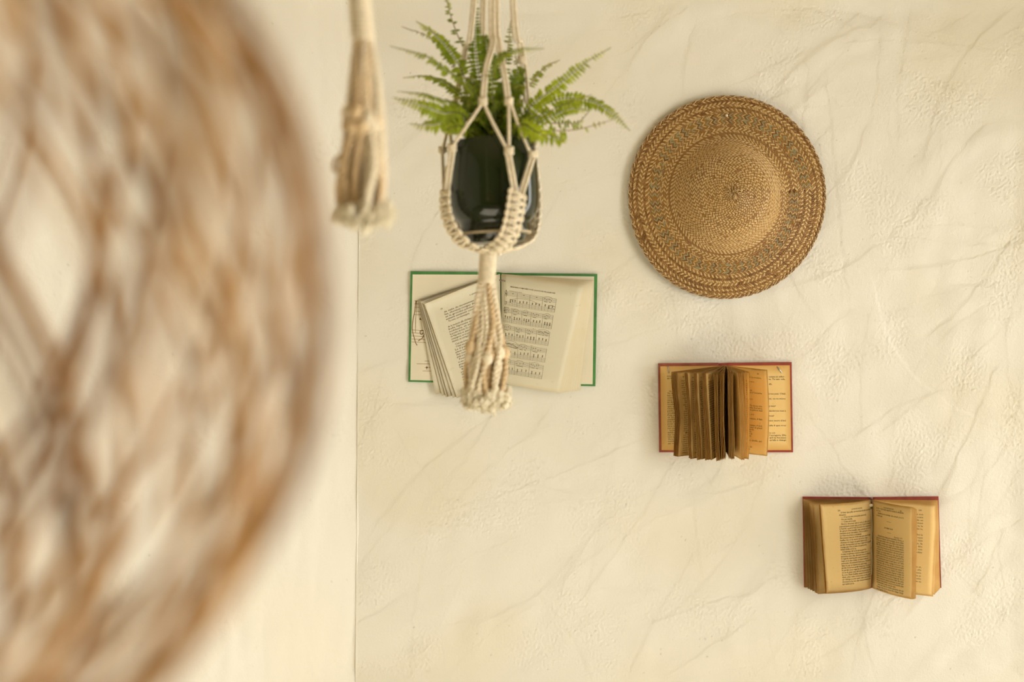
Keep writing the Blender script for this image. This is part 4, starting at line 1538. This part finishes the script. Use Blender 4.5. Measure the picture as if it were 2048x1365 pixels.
mb.tube(pts, 0.0030, 6)
mb.build('gathering_wrap', M['cotton'], TAS)
tassel(TAS, PT, ST_, 727, 74, 729, 432, 14, 47, 38, random.Random(9), 560, 0.0042, 0.47)
mb = MB()   # stray loop of yarn
twisted(mb, [PT(700, 330), PT(684, 312), PT(670, 322), PT(668, 338), PT(678, 345)], 0.0028, 0.014, 2)
mb.build('stray_yarn', M['cotton_t'], TAS)

# ------------------------------------------------------------------ rattan lampshade close to the camera
rng = random.Random(77)
DL = 0.57
LC = P(-512, 585, DL)
RL = 0.2315
LAMP = empty('rattan_lampshade', Vector((LC.x, LC.y, CEIL)), 'large open-weave brown rattan globe lampshade close to the camera, out of focus', 'lampshade')


def globe(lat, lon, r=RL):
    return LC + Vector((r * math.cos(lat) * math.cos(lon), r * math.cos(lat) * math.sin(lon), r * 0.97 * math.sin(lat)))


NS_ = 42
for fam in (-1, 1):
    for k in range(NS_):
        lon0 = 2 * math.pi * (k + rng.uniform(-0.3, 0.3)) / NS_
        tw = R(60) * fam + rng.uniform(-0.12, 0.12)
        pts = []
        ph = rng.uniform(0, 6)
        for i in range(41):
            t_ = i / 40
            lat = R(-76) + t_ * R(152)
            lon = lon0 + tw * (t_ - 0.5) * 1.0 + 0.05 * math.sin(t_ * 9 + ph)
            pts.append(globe(lat, lon, RL + fam * 0.0018 + 0.0016 * math.sin(t_ * 26 + ph)))
        mb = MB()
        out = (pts[0] - LC).normalized()
        mb.tube(pts, 0.0029 * rng.uniform(0.7, 1.4), 6, flat=0.5, flatdir=out)
        mb.build('rattan_strand', M['rattan_d' if rng.random() < 0.28 else 'rattan'], LAMP)
for lat in (-76, 76):
    mb = MB()
    for dl in (-1.2, 0, 1.2):
        mb.tube([globe(R(lat + dl), a, RL + 0.002) for a in np.linspace(0, 2 * math.pi, 73)], 0.003, 6, cap=False)
    mb.build('rattan_hoop', M['rattan_d'], LAMP)
mb = MB()
mb.tube([Vector((LC.x, LC.y, CEIL)), Vector((LC.x, LC.y, LC.z + 0.20)), Vector((LC.x, LC.y, LC.z + 0.08))], 0.0032, 8)
mb.build('cable', M['cable'], LAMP)
mb = MB()
mb.tube([LC + Vector((0, 0, 0.10)), LC + Vector((0, 0, 0.035))], 0.019, 16)
for a in (0, 2.09, 4.19):       # spokes from the socket to the upper hoop
    mb.tube([LC + Vector((0, 0, 0.09)), globe(R(76), a)], 0.002, 6)
sk = mb.build('socket', M['cable'], LAMP)
mb = MB()
mb.tube([LC + Vector((0, 0, z)) for z in (0.036, 0.02, 0.0, -0.02, -0.035, -0.045, -0.049)], [0.013, 0.015, 0.024, 0.030, 0.027, 0.016, 0.003], 18)
mb.build('bulb', M['bulb'], LAMP)
